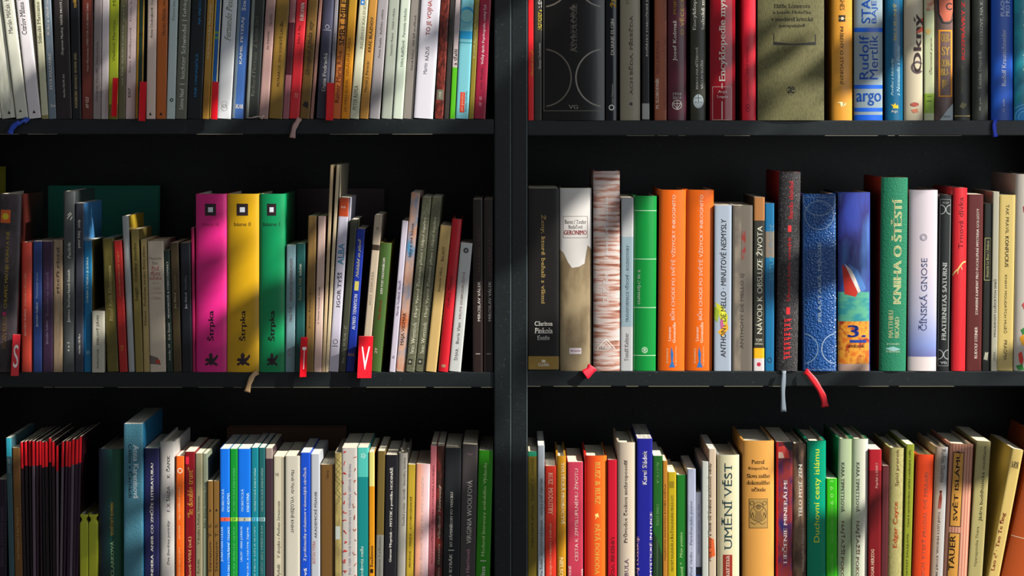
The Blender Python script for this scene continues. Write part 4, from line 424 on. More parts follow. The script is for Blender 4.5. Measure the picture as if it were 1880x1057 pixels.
R3R = [
 B(969.3, 986.5, 0, 829, '7a6818', 'p', 'olive gold', ('band', 838, 829, '20946c'), T('DANNY C. CHANG', 925, 850, .5, 5, '3a3008'), T('TIBETSKÁ JÓGA', 1011, 932, .5, 5, '3a3008', b=.01), feat='with teal head'),
 B(987.4, 999.8, 0, 818, 'a8b0b8', 'p', 'bluish white', T('Max Ženíšek – AUTOMATICKÁ KRESBA – CESTA K SOBĚ TAROTEM', 1060, 886, .5, 5, '4a5058', b=.01), pg='d8dce0'),
 B(1000.8, 1020.8, 0, 855, 'd83420', 'p', 'tomato red', T('RUIZ  MODLITBY', 950, 875, .5, 8, 'f4c8a8', 'd'), T('SPOJENÍ S NAŠÍM STVOŘITELEM', 1070, 965, .5, 5.5, 'f4c8a8', 'd', b=.01)),
 B(1022, 1039, 0, 837, 'b88010', 'h', 'dark gold', T('TOLTÉCKÁ PROROCTVÍ', 967, 857, .55, 7, 'f4ecd0', 'd', b=.01), T('NELSON', 1070, 1026, .5, 7, 'f0e0a8', 'd'), off=0),
 B(1042, 1070.3, 0, 848, 'c03850', 'p', 'raspberry', T('CESTA K ZMYSLUPLNÉMU ŽIVOTU', 1033, 868, .52, 8, 'f4d4d0', b=.01), T('MATKINÉ', 1075, 1042, .35, 5, 'f4d4d0'), T('DRAMA', 1075, 1046, .7, 5, 'f4d4d0')),
 B(1073.5, 1114, 0, 837, 'e0241c', 'h', 'flame red', T('RUIZ & RUIZ', 932, 856, .55, 10, 'f0c860', 'd', b=.01), ('poly', 'f0d078', [(.45, 945), (.6, 942), (.65, 950), (.55, 949), (.48, 955), (.5, 948)]), T('PÁTÁ DOHODA', 1058, 967, .55, 11, 'f0c860', 'd', b=.01), style='gradx:e8701c:.018', rough=.3, feat='with gold lettering'),
 B(1115.5, 1132.5, 0, 844, 'c00c28', 'p', 'carmine', T('UMENIE VOJNY', 1080, 990, .5, 8, '5a0810', 'd', b=.01)),
 B(1134, 1166.8, 0, 812, 'c8b8a4', 'h', 'buff white', T('Průvodce českou anthroposofií', 1001, 852, .48, 9, '2c2420', b=.01), T('BULA', 1060, 1028, .5, 7, '6a4a70', b=.01), off=-1),
 B(1168.5, 1196.8, 1, 805, '1a1c8c', 'p', 'violet blue', T('Karel Sládek', 896, 836, .5, 8.5, 'f0ecf0', b=.03), T('NIKOLAJ LOSSKIJ:', 1100, 989, .32, 6.5, 'f0b8b8', b=.04), T('OBHÁJCE MYSTICKÉ INTUICE', 1120, 945, .68, 6.5, 'f0dcec', b=.04), pg='8a8a94', off=-1),
 B(1198, 1216, 1, 837, '1c5c1c', 'p', 'forest green', T('ALOIS VILA', 895, 856, .5, 5, '6aa060', 'd', b=.01), T('DANIE EDEN', 970, 932, .5, 5, '6aa060', 'd', b=.01), ('poly', '123410', [(0, 975), (.5, 990), (1, 1020), (1, 1140), (0, 1140)]), pg='c8c0b4'),
 B(1217, 1225.3, 0, 846, 'b47828', 'p', 'narrow amber', T('MAJIRSTVO OHNIVÝCH RYTÍŘŮ SVĚTLA', 1032, 895, .5, 4.6, '4a2c08', b=.01)),
 B(1226.2, 1241.4, 0, 867, 'b8a014', 'p', 'lemon yellow', T('MAYSKÝ KALENDÁR A ĎALŠÍ KALENDÁRE MINULOSTI', 1052, 916, .5, 5.4, '4a4008'), ('band', 896, 884, '8a7810', .2, .75)),
 B(1242.4, 1260.3, 0, 872, '187020', 'p', 'shiny green', T('Moje pomice', 1028, 982, .5, 6, 'a8d088', i=.2), T('Galánová *', 1080, 1036, .5, 6, 'a8d088', i=.2)),
 B(1261.8, 1277.3, 0, 861, 'b0b4c8', 'p', 'lavender grey', T('Paul Virilio – Paradox jako pozor', 1060, 925, .5, 6, '6a6c84', i=.1), style='mot:98a0b8:60:.3', pg='d8d0c8'),
 B(1278.2, 1288.3, 0, 905, 'c4c4cc', 'p', 'short pale', T('Oltenskouní empirie / Jan Opt', 1022, 932, .5, 4.6, '6a70a0'), ('band', 1057, 1042, '2c2c34'), ('band', 1090, 1057, '2050b0'), off=5),
 B(1289.2, 1300.2, 0, 847, 'b8bcb4', 'p', 'misty grey', T('James Hillman – Myšlení srdce a duše světa', 1010, 876, .6, 5, '4a8470')),
 B(1301.2, 1314.4, 0, 824, 'c8b49c', 'p', 'beige', T('Muž, žena a dítě ve světle duchovní vědy', 1033, 858, .45, 5.6, '3a1c14', b=.02), ('poly', 'd8602c', [(0, 985), (.7, 990), (.9, 1020), (0, 1025)]), pg='c8ccd4'),
 B(1317.3, 1357.2, 0, 835, 'd4cca8', 'h', 'thick cream', T('UMĚNÍ VÉST', 1013, 858, .46, 19, '123840', b=0), ('band', 1090, 1018, '942c1c', .25, .68), T('Dharma', 1076, 1023, .46, 9, 'f0dccc', b=.01), side='9ca0a4', off=-1, feat='with large lettering'),
 B(1363.5, 1421, 0, 809, 'd89a48', 'h', 'large apricot', T('Patrul', 859, 852, .49, 24, '3a2410', 'h', b=.01), T('Rinpočhe', 871, 864, .5, 36, '3a2410', 'h', b=.01), T('Slova mého', 884, 877, .5, 42, '3a2410', 'h', b=.01), T('dokonalého', 896, 889, .5, 42, '3a2410', 'h', b=.01), T('učitele', 908, 901, .5, 26, '3a2410', 'h', b=.01), ('band', 969, 915, 'b08a48', .2, .8), ('frame', .2, .8, 969, 915, .8, '3a2c14'), ('disc', .5, 930, 5, '7a6030'), ('ring', .5, 930, 9, .8, '3a2c14'), ('poly', '8a6c38', [(.36, 955), (.42, 938), (.58, 938), (.64, 955)]), ('ring', .5, 942, 15, .8, '3a2c14'), ('line', '3a2c14', .8, [(.25, 958), (.38, 962), (.5, 957), (.62, 962), (.75, 958)]), ('ring', .3, 923, 4, .8, '4a3c1c'), ('ring', .7, 923, 4, .8, '4a3c1c'), ('line', '3a2c14', .8, [(.25, 950), (.32, 940), (.36, 950)]), ('line', '3a2c14', .8, [(.75, 950), (.68, 940), (.64, 950)]), rough=.45, off=-2, feat='with engraved panel'),
 B(1424, 1454.3, 1, 811, '34184a', 'p', 'purple and red', T('LIEČENIE MINERÁLMI', 1038, 888, .52, 9, 'f0dcdc', b=.03), ('band', 1148, 812, 'd82018', 0, .14), ('poly', 'e84438', [(.14, 820), (.5, 818), (.75, 828), (.85, 841), (.14, 841)]), ('poly', 'f0c8b0', [(.14, 830), (.4, 830), (.5, 841), (.14, 841)]), ('poly', '1c2418', [(.4, 812), (1, 812), (1, 828), (.8, 824)]), style='mot3:8c2c28:28205c:50:.6', feat='with flowery head'),
 B(1455.2, 1480.5, 0, 815, '5a4434', 'h', 'brown photographic', T('TELO MYSĽ ZEN', 955, 861, .52, 7, W, b=.03), T('Hakain Jeffrey Maitland', 1052, 974, .6, 5, 'c8b8a8'), style='mot3:8a6c54:302420:60:.3', feat='with white capitals'),
 B(1482, 1516.3, 0, 809, '00906c', 'h', 'jade green', T('Duchovní cesty islámu', 999, 833, .52, 13, 'd8e020', b=0), T('LUBOŠ KROPÁČEK', 960, 885, .27, 4.5, '50b898', b=.01), rough=.25, off=-2, feat='with yellow title'),
 B(1517.2, 1536.6, 0, 878, '34b80c', 'p', 'neon green', T('6 0 9 1', 932, 888, .5, 6, '90e070'), T('LINDROVÁ MINDLE FORD', 1000, 935, .5, 5, '70d050'), T('Gina Kumanovska', 1080, 1020, .5, 5, '70d050'), off=-1),
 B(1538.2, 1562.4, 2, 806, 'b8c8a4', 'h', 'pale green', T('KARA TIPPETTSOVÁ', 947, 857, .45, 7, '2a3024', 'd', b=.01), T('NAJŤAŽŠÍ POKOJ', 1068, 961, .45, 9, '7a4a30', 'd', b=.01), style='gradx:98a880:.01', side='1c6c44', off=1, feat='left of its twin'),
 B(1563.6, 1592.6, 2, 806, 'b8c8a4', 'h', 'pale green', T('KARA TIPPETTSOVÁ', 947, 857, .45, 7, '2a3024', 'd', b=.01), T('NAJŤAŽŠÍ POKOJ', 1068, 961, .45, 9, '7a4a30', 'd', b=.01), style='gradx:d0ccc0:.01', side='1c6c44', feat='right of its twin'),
 B(1593.6, 1616.6, 2, 825, '780c14', 'p', 'deep red', ('band', 864, 825, 'a81020'), T('Psyché a SSERT', 903, 857, .55, 5.5, 'f0b8b0', b=.01), T('EDGAR HERZOG', 1065, 1012, .45, 5.5, 'e8c8a8'), pg='d8d0c4'),
 B(1617.6, 1629.6, 3, 855, '5a2428', 'p', 'brownish plum'),
 B(1630.6, 1657.3, 4, 823, 'b0a86c', 'h', 'linen green', T('Edgar Cayce', 1010, 928, .5, 10, 'd0501c', b=.04), T('Spící prorok', 900, 834, .52, 7.5, '6a3018', b=.01), style='cloth:9c9458', feat='with orange name', rough=.6),
 B(1658.3, 1673.3, 6, 816, '8c9428', 'p', 'chartreuse', T('Cesta k opravdovému uzívání odešlaných tváře', 973, 835, .5, 4.6, '2c3008', b=.01), T('JEHO SVATOST DALAJLAMA', 1085, 984, .5, 4.6, '2c3008', b=.01), pg='c8d0c8'),
 B(1674.3, 1706.6, 8, 835, 'dc4418', 'h', 'reddish orange', T('MNICH, KTERÝ PRODAL SVÉ FERRARI', 1075, 874, .55, 8.5, 'b8604a', b=.01), rough=.35, off=-1, feat='with faint capitals'),
 B(1707.8, 1731, 10, 821, 'b89c80', 'h', 'grey and amber', T('Robin Sharma', 893, 833, .55, 7.5, '3a3028', 'd', b=0), T('TOMÍ LISTY MNICHA, KTORÝ PREDAL', 1080, 945, .5, 5, '4a3020', 'd', b=.01), ('poly', '7a2c14', [(.38, 934), (.5, 934), (.62, 934), (.68, 915), (.62, 905), (.55, 901), (.5, 905), (.42, 915)]), ('disc', .55, 903, 2.6, '5a2410'), style='gradx:a8a8a8:.008', feat='with tiny monk figure'),
 B(1732, 1776, 12, 816, 'b06c54', 'h', 'ribbed rosy', ('band', 968, 831, 'd0943c', .15, .62), ('frame', .15, .62, 968, 831, 1.4, K), ('band', 1100, 979, 'd0943c', .15, .62), ('frame', .15, .62, 1100, 979, 1.4, K), T('SVĚT ISLÁMU', 962, 838, .4, 10, '2c1c0c', b=.03), T('TAUER', 1051, 988, .38, 10, '2c1c0c', b=.03), style='stripe:c8947c:90', feat='with yellow title labels', off=-1, rough=.55),
 B(1777.2, 1804.4, 16, 811, 'aca068', 'p', 'yellowish grey', T('Jádro buddhistické meditace', 962, 828, .55, 7.5, '2c2814', b=.01), T('Nyanaponika Théra', 1043, 972, .5, 6.5, '5a5230')),
 B(1814.5, 1837.5, 44, 827, 'd0b468', 'p', 'leaning straw', T('道', 864, 852, .5, 15, '241c10', 'h', b=.01), T("Lao c' · Tao Te ťing", 1052, 945, .45, 9, '8c1c14', b=.03)),
 B(1838.7, 1912, 58, 812, 'b04c18', 'h', 'leaning rust-orange', ('line', 'e8c8a8', 1.2, [(0, 896), (1, 896)]), ('line', 'e8c8a8', 1.2, [(0, 999), (1, 999)]), T('Vivekánanda', 990, 958, .42, 6, 'e8c8a8', i=.2), off=1),
]
ROWDEF = [
 (R1L, SHELFL[1], 218, 'top row left bay', 'books on the top row of the left bookcase', (-94.5, 906)),
 (R1R, SHELFR[1], 221, 'top row right bay', 'books on the top row of the right bookcase', (969, 1985)),
 (R2L, SHELFL[2], 683, 'middle row left bay', 'books on the middle row of the left bookcase', (-94.5, 906.6)),
 (R2R, SHELFR[2], 681, 'middle row right bay', 'books on the middle row of the right bookcase', (969, 1985)),
 (R3L, SHELFL[3], 1057, 'bottom row left bay', 'books on the bottom row of the left bookcase', (-94.5, 906)),
 (R3R, SHELFR[3], 1057, 'bottom row right bay', 'books on the bottom row of the right bookcase', (969, 1985)),
]
def ptops(b, yref): return 0 if b['yt'] < 0 else b['yt']
def prof(b, x):
    u = min(1, abs(2*x/b['w']))
    if b['kind'] == 'h': return b['bul']*u*u + .0006*u**12
    if b['kind'] == 's': return .0007*u**2
    return .00010*u*u + min(.0006, b['w']*.06)*u**10
NSEG = 12
def nodes(b): return [-b['w']/2*math.cos(math.pi*i/NSEG) for i in range(NSEG+1)]
def facet(b, x):     # the spine as it is meshed: straight between its nodes
    hw = b['w']/2; x = max(-hw, min(hw, x)); i = min(NSEG-1, max(0, int(math.acos(max(-1, min(1, -x/hw)))/math.pi*NSEG)))
    a, c = -hw*math.cos(math.pi*i/NSEG), -hw*math.cos(math.pi*(i+1)/NSEG)
    t = (x-a)/(c-a); return prof(b, a)*(1-t)+prof(b, c)*t
def on_spine(b, pts, lay):   # (x,z) -> 3D just proud of the spine
    return [(x, facet(b, x)-.00005-lay*.00002, z) for x, z in pts]
def strip(b, x0, x1, z0, z1, lay, name, m, root):
    n = 8 if b['kind'] == 'h' else 6
    # denser near the edges for flat spines
    us = [x0]+[u for u in nodes(b) if x0+1e-6 < u < x1-1e-6]+[x1]; n = len(us)-1
    vs = on_spine(b, [(u, z0) for u in us]+[(u, z1) for u in us], lay)
    return link(name, mesh(name, vs, [(i, i+1, i+n+2, i+n+1) for i in range(n)], True), root, m)
def conform(b, root, name, polys, lay, m, clip=None):
    bm = bmesh.new()
    for q in polys:
        if clip: q = [(max(-b['w']/2, min(b['w']/2, x)), max(0, min(clip, z))) for x, z in q]
        try: bm.faces.new([bm.verts.new((x, 0, z)) for x, z in q])
        except ValueError: pass
    bm.normal_update(); big = [f for f in bm.faces if len(f.verts) > 4]
    if big: bmesh.ops.triangulate(bm, faces=big, ngon_method='EAR_CLIP')
    xl, xr = min(v.co.x for v in bm.verts), max(v.co.x for v in bm.verts)
    for nx_ in nodes(b)[1:-1]:
        if xl < nx_ < xr: bmesh.ops.bisect_plane(bm, geom=bm.verts[:]+bm.edges[:]+bm.faces[:], plane_co=(nx_, 0, 0), plane_no=(1, 0, 0))
    for v in bm.verts: v.co.y = facet(b, v.co.x)-.00005-lay*.00002
    bmesh.ops.recalc_face_normals(bm, faces=bm.faces[:])
    for f in bm.faces: f.smooth = True
    me = bpy.data.meshes.new(name); bm.to_mesh(me); bm.free(); return link(name, me, root, m)
def ribbon(b, root, pts, wpx, col):
    P = [Vector((X(x), y, Z(py))) for x, py, y in pts]
    # subdivide smoothly
    Q = []
    for i in range(len(P)-1):
        p0 = P[max(i-1, 0)]; p1 = P[i]; p2 = P[i+1]; p3 = P[min(i+2, len(P)-1)]
        for k in range(5):
            t = k/5; Q.append(.5*((2*p1)+(-p0+p2)*t+(2*p0-5*p1+4*p2-p3)*t*t+(-p0+3*p1-3*p2+p3)*t**3))
    Q.append(P[-1])
    vs = []; n = len(Q)
    for i, q in enumerate(Q):
        d = Q[min(i+1, n-1)]-Q[max(i-1, 0)]; s = Vector((-d.z, 0, d.x)); s = s.normalized() if s.length > 1e-6 else Vector((1, 0, 0))
        if abs(s.x) < .3: s = Vector((1, 0, 0))
        if s.x < 0: s = -s
        f = 1+.25*max(0, (i-n*.75)/(n*.25))+.1*math.sin(i)
        hw = wpx*S*.5*f
        for k, c in ((-1, 0), (-.35, -.0006), (.35, .0004), (1, 0)):
            vs.append(q+s*hw*k+Vector((0, c, 0)))
    fs = [(i*4+j, i*4+j+1, i*4+j+5, i*4+j+4) for i in range(n-1) for j in range(3)]
    inv = root.matrix_basis.inverted()
    me = mesh('ribbon_marker', [inv @ v for v in vs], fs, True)
    o = link('ribbon_marker', me, root, mat(col, 'cloth', .45))
    md = o.modifiers.new('solid', 'SOLIDIFY'); md.thickness = .0004
    o['label'] = 'cloth ribbon marker hanging over the shelf edge'
    return o
LABELS = {}
def build_row(books, base, yref, rowname, group, lim):
    for b in books:
        b['k'] = b['dx']/(yref-ptops(b, yref))      # lean per unit height
        e = (base-yref) if base > yref else 0
        b['L'] = b['x0']-b['k']*e; b['R'] = b['x1']-b['k']*e
    for it in range(3):
        for a, c in zip(books, books[1:]):
            h = min(base-a['yt'], base-c['yt'])
            need = max(0, .45-(c['L']-a['R']), .45-((c['L']+c['k']*h)-(a['R']+a['k']*h)))
            a['R'] -= need/2; c['L'] += need/2
    if rowname == 'bottom row right bay': books[-1]['L'] += 1.6
    lastR = books[-1]; lastR['R'] = min(lastR['R'], lim[1]-max(0, lastR['k'])*(base-lastR['yt'])-.3) if lastR['R'] < 920 else lastR['R']
    for idx, b in enumerate(books):
        th = math.atan(b['k']); ct, sn = math.cos(th), math.sin(th)
        b['w'] = (b['R']-b['L'])*S*ct; h = (base-b['yt'])*S/ct; b['h'] = h
        b['bul'] = min(.10*b['w'], .0030); w_ = b['w']; hw = w_/2
        root = bpy.data.objects.new('magazine' if b['kind'] == 's' else ('notebook' if b['kind'] == 'n' else 'book'), None); COL.objects.link(root)
        off = b['off'] if b['off'] is not None else random.uniform(-.6, 2.2)
        root.location = (X((b['L']+b['R'])/2), off*.001, Z(base)+abs(hw*sn)+.00015); root.rotation_euler = (0, th, 0)
        root.matrix_basis = Matrix.Translation(root.location) @ Matrix.Rotation(th, 4, 'Y')
        dep = b['dep'] or min(.235, max(.11, h*(.66 if h < .24 else .7)))
        # labels
        noun = {'s': 'magazine', 'n': 'notebook', 'h': 'hardback', 'p': 'book'}[b['kind']]
        if b['kind'] == 's': lab = f"{b['feat']} red-topped thin dark magazine counted from the left, {rowname}"
        else:
            l = books[idx-1]['desc'] if idx else None; r = books[idx+1]['desc'] if idx+1 < len(books) else None
            sz = 'thin ' if (b['x1']-b['x0']) < 10 and 'thin' not in b['desc'] and 'slim' not in b['desc'] and 'narrow' not in b['desc'] else ''
            cands = []
            if l and r: cands += [f"{sz}{b['desc']} {noun} {b['feat']} between {l} and {r} ones, {rowname}"]
            if l: cands += [f"{sz}{b['desc']} {noun} {b['feat']} beside {l} one, {rowname}"]
            if r: cands += [f"{sz}{b['desc']} {noun} {b['feat']} beside {r} one, {rowname}"]
            cands += [f"{sz}{b['desc']} {noun}, {b['feat']}, {rowname}"]
            if b['feat'] and l and r: cands.insert(1, f"{sz}{b['desc']} {noun} between {l} and {r} ones, {rowname}")
            if not l: cands = ['leftmost '+c for c in cands]
            if not r: cands = ['rightmost '+c for c in cands]
            cands = [' '.join(c.replace(' ,', ',').split()) for c in cands]
            lab = next((c for c in cands if len(c.split()) <= 16 and c not in LABELS), cands[-1])
        if lab in LABELS: print('DUPLABEL', lab)
        LABELS[lab] = 1
        root['label'] = lab; root['category'] = 'magazine' if b['kind'] == 's' else ('notebook' if b['kind'] == 'n' else 'book')
        root['group'] = 'red-topped magazines' if b['kind'] == 's' else group
        cm = mat(b['col'], b['style'], b['rough']); sm = mat(b['side'], 'plain', b['rough']) if b['side'] else cm
        # cover: U-shaped sheet around the page block
        hard = b['kind'] == 'h'; t = .0022 if hard else .0004
        t = min(t, w_*.16)
        n = 12; xs = [-hw*math.cos(math.pi*i/n) for i in range(n+1)]
        outer = [(x, prof(b, x)) for x in xs]
        y1 = prof(b, hw)
        if hard and w_ > .008:
            g = min(.0012, w_*.06)
            rt = [(hw-g*.2, y1+.002), (hw-g, y1+.0055), (hw-g*.2, y1+.009), (hw, y1+.011), (hw, dep)]
        else: rt = [(hw, y1+.001), (hw, dep)]
        lf = [(-x, y) for x, y in reversed(rt)]
        out = lf+outer+rt
        spn = .0014 if hard else .0004
        inn = [(x*(hw-t)/hw, (y+t+(.0002 if hard else 0)) if i in range(len(lf), len(lf)+len(outer)) else y) for i, (x, y) in enumerate(out)]
        inn = [((hw-t-.0002)*(1 if x > 0 else -1) if not (len(lf) <= i < len(lf)+len(outer)) else x, max(y, 0) if i not in (0, len(out)-1) else dep) for i, (x, y) in enumerate(inn)]
        zc = 0
        if b['kind'] == 'n':   # notebook: pinched neck near the head of the spine
            zz = [0, h*.90, h*.925, h*.945, h*.965, h*.985, h]; sc = [1, 1, .94, .55, .62, 1, .9]
        else: zz = [0, h]; sc = [1, 1]
        m_ = len(out); vs = []; fs = []; mi = []
        for z, s_ in zip(zz, sc):
            vs += [(x*s_, y+(1-s_)*.002, z) for x, y in out]+[(x*s_, y+(1-s_)*.002, z) for x, y in inn]
        for k in range(len(zz)-1):
            o0 = k*2*m_; o1 = (k+1)*2*m_
            for i in range(m_-1):
                fs.append((o0+i, o0+i+1, o1+i+1, o1+i)); mi.append(0 if len(lf)-2 < i < len(lf)+len(outer) else 1)
                fs.append((o0+m_+i+1, o0+m_+i, o1+m_+i, o1+m_+i+1)); mi.append(2)
            for i in (0, m_-1):
                fs.append((o0+i, o1+i, o1+m_+i, o0+m_+i)); mi.append(1)
        for i in range(m_-1):
            o1 = (len(zz)-1)*2*m_
            fs.append((o1+i, o1+i+1, o1+m_+i+1, o1+m_+i)); mi.append(1)
            fs.append((i+1, i, m_+i, m_+i+1)); mi.append(1)
        me = mesh('cover', vs, fs); me.materials.append(cm); me.materials.append(sm); me.materials.append(mat('cfc8b8', 'print', .7))
        for p, q in zip(me.polygons, mi):
            p.material_index = q; p.use_smooth = len(p.vertices) == 4 and abs(p.normal.z) < .5
        co = link('cover', me, root)
        try: me.set_sharp_from_angle(angle=math.radians(35))
        except Exception: pass
        # page block
        ov = .0035 if hard else .0001
        px = hw-t-.0003; ph = h-ov if b['kind'] != 's' else h-.0003
        if px > .0003:
            pv = [(-px, t+b['bul']*hard+.0012), (-px*.4, t+.0006+b['bul']*.3*hard), (px*.4, t+.0006+b['bul']*.3*hard), (px, t+b['bul']*hard+.0012), (px, dep-ov), (-px, dep-ov)]
            z0p = (.0025 if hard else .0001)
            if b['kind'] == 'n': ph = h*.90
            link('pages', extrude('pages', pv, z0p, ph), root, mat(b['pg'], 'pages', .8))
            if hard and w_ > .016:
                hb = [(px*c, t+.0004+b['bul']*c*c) for c in (-.9, -.45, 0, .45, .9)]
                hv = hb+[(x, y+.0012) for x, y in reversed(hb)]
                link('headband', extrude('headband', hv, ph, ph+.0011), root, mat('c8b078' if idx % 3 else '7a2c28', 'cloth', .7))
        # printed items, plus one spine's painted shadow band
        def lz(y): return (base-y)*S/ct
        def lx(f): return -hw+f*w_
        lay = 1
        for it in b['items']:
            if isinstance(it, Tx): TEXTS.append((b, root, it, lz, lx, 5+len(b['items']) if 0 else lay+2)); lay += .35; continue
            k = it[0]
            if k == 'band':
                f0, f1 = (it[4], it[5]) if len(it) > 4 else (0, 1)
                st = it[6] if len(it) > 6 else 'print'
                strip(b, lx(f0), lx(f1), max(0, lz(it[1])), min(h-.00005, lz(it[2])), lay, 'print_or_shade_band', mat(it[3], st, b['rough']+.03), root)
            elif k in ('ring', 'disc'):
                fx, y, r = it[1], it[2], it[3]*S
                if r <= 0: continue
                cx, cz = lx(fx), lz(y)
                if k == 'ring':
                    th_, col = it[4]*S, it[5]; asp = it[6] if len(it) > 6 and it[6] != 'c' else 1
                    N_ = 48 if it[3] > 12 else 20; ri = r-th_
                    seg = []
                    for i in range(N_):
                        a0, a1 = 2*math.pi*i/N_, 2*math.pi*(i+1)/N_
                        q = [(cx+rr*math.cos(a), cz+rr*math.sin(a)*asp) for rr, a in ((ri, a0), (r, a0), (r, a1), (ri, a1))]
                        if all(-hw*.99 <= p[0] <= hw*.99 and 0 < p[1] < h for p in q): seg.append(q)
                    if seg: conform(b, root, 'emblem', seg, lay, PRINT(col))
                else:
                    asp = it[5] if len(it) > 5 else 1; N_ = 24; rows = 8
                    vs = []; fs = []
                    for j in range(rows):
                        for i in range(N_):
                            a = 2*math.pi*i/N_; rr = r*(j+1)/rows
                            vs.append((max(-hw, min(hw, cx+rr*math.cos(a))), max(0, cz+rr*asp*math.sin(a))))
                    vs = on_spine(b, [(cx, cz)]+vs, lay)
                    fs = [(0, 1+i, 1+(i+1) % N_) for i in range(N_)]+[(1+j*N_+i, 1+(j+1)*N_+i, 1+(j+1)*N_+(i+1) % N_, 1+j*N_+(i+1) % N_) for j in range(rows-1) for i in range(N_)]
                    link('emblem', mesh('emblem', vs, fs), root, PRINT(it[4]))
            elif k == 'frame':
                f0, f1, ya, yb, tt, col = it[1:]
                dx_ = tt*S; x0, x1, z0, z1 = lx(f0), lx(f1), max(.0003, lz(ya)), min(h-.0003, lz(yb))
                rc = lambda a, c, d, e: [(a, d), (c, d), (c, e), (a, e)]
                conform(b, root, 'printed_frame', [rc(x0, x0+dx_, z0, z1), rc(x1-dx_, x1, z0, z1), rc(x0+dx_, x1-dx_, z0, z0+dx_), rc(x0+dx_, x1-dx_, z1-dx_, z1)], lay, PRINT(col))
            elif k == 'poly':
                conform(b, root, 'emblem', [[(lx(f), lz(y)) for f, y in it[2]]], lay, PRINT(it[1]), h)
            elif k == 'line':
                col, tt, pts = it[1], it[2]*S, [(lx(f), lz(y)) for f, y in it[3]]
                qs = []
                for (xa, za), (xb, zb) in zip(pts, pts[1:]):
                    L_ = math.hypot(xb-xa, zb-za)
                    if L_ < 1e-6: continue
                    nx, nz = -(zb-za)/L_*tt/2, (xb-xa)/L_*tt/2
                    qs.append([(xa-nx, za-nz), (xb-nx, zb-nz), (xb+nx, zb+nz), (xa+nx, za+nz)])
                if qs: conform(b, root, 'printed_line', qs, lay, PRINT(col), h)
            elif k == 'RIB': ribbon(b, root, it[2], it[3], it[1])
            lay += 1
for r in ROWDEF: build_row(*r)
# ribbon markers that belong to books already built
def find_book(px, row):
    books = ROWDEF[row][0]
    return min(books, key=lambda b: abs((b['x0']+b['x1'])/2-px))
EXTRA = [(0, 40, '2a50c8', [(52, 216.5, -.0035), (48, 222, -.007), (36, 226, -.009), (26, 234, -.009), (21, 245, -.009)], 9),
         (0, 553, 'b8948c', [(551, 217, -.0035), (547, 224, -.007), (541, 236, -.009), (538, 253, -.009)], 9),
         (0, 484, 'c8b4a8', [(484, 216, -.0035), (478, 213, -.006), (466, 216, -.009), (457, 217, -.010)], 8),
         (2, 446, 'b8966c', [(474, 682, -.0035), (466, 688, -.007), (460, 700, -.009), (455, 718, -.009)], 9)]
bpy.context.view_layer.update()
roots = [o for o in COL.objects if o.type == 'EMPTY' and o.get('category') == 'book']
for row, px, col, pts, wp in EXTRA:
    b = find_book(px, row); tx = X((b['L']+b['R'])/2); tz = Z(ROWDEF[row][1])
    rt = min(roots, key=lambda o: abs(o.location.x-tx)+abs(o.location.z-tz)*4)
    ribbon(b, rt, pts, wp, col)

# ---------------------------------------------------------------- lettering (all text curves evaluated in one pass)
tmp = []
cache = {}
for b, root, t, lz, lx, lay in TEXTS:
    key = (t.t, t.b, t.i)
    if key not in cache:
        cu = bpy.data.curves.new('lettering', 'FONT'); cu.body = t.t; cu.resolution_u = 2 if t.h < 12 else 4
        cu.shear = min(1, t.i); cu.fill_mode = 'FRONT'; cu.size = 1
        o = bpy.data.objects.new('tmp', cu); COL.objects.link(o); cache[key] = o; tmp.append(o)
dg = bpy.context.evaluated_depsgraph_get(); dg.update()
raw = {}
SANS = ['Machej', 'Macsovszky', 'AP ', 'ONDREJ', 'VNÚT', 'PETERAJ', 'Sabina', 'leichter', 'ľahký', 'EUROPAIN', 'Podracká', 'Rilke', 'KRÁĽ', 'Perecár', 'RÁZUS', 'VOJNA', 'Martin', 'ďalší', 'Veľký', 'Štrpka', 'básne', 'ELGIN', 'ŽIVOT', 'Kolmaš', 'POJEDN', 'VĚCECH',
        'Rudolf', 'Mertl', 'STARÉ', 'BÁJE', 'argo', 'PRÍBEHY', 'HUGHES', 'BLUDNÝ', 'Okný', 'OLEK', 'SY', 'DON', 'BU-', 'JE', 'ROZPR', 'šulej', 'vlna', 'CHRÁM', 'MONO', 'Šimšík', 'KRV', 'MUZEUM', 'MÚZEUM', 'Thill', 'ALBA', 'IKAR', 'KNIHA', 'MATTH', 'RICARD', 'STEINER', 'STAVEBNÍ',
        'TAK', 'KONFU', 'KNIHY', 'PRAGMA', 'MOUDROST', 'ANTHONY', '3.', 'CHAN', 'SESTUP', 'TEORET', 'KNIHOVNA', 'JONATHAN', 'ÚVOD', 'JOHNSON', 'METAF', 'WINTER', 'FIKCE', 'UČIT', 'Céline', 'VIRGINIA', 'Harris', 'Karel', 'LOSSKIJ', 'MYSTICKÉ', 'Cayce', 'prorok', 'SVĚT', 'TAUER', 'meditace', 'Théra',
        'Duchovní', 'TELO', 'Muž', 'SOVĚT', 'CLARK', 'PÍSANIE', 'GEORGES', 'MAREK', 'Trnová', 'exilu', 'play', '道', 'Milčák', 'VÁLEK', 'ZAKÁZ', 'Vian', 'KRUTÁ', 'he', 'vysok', 'VYLOŽ']
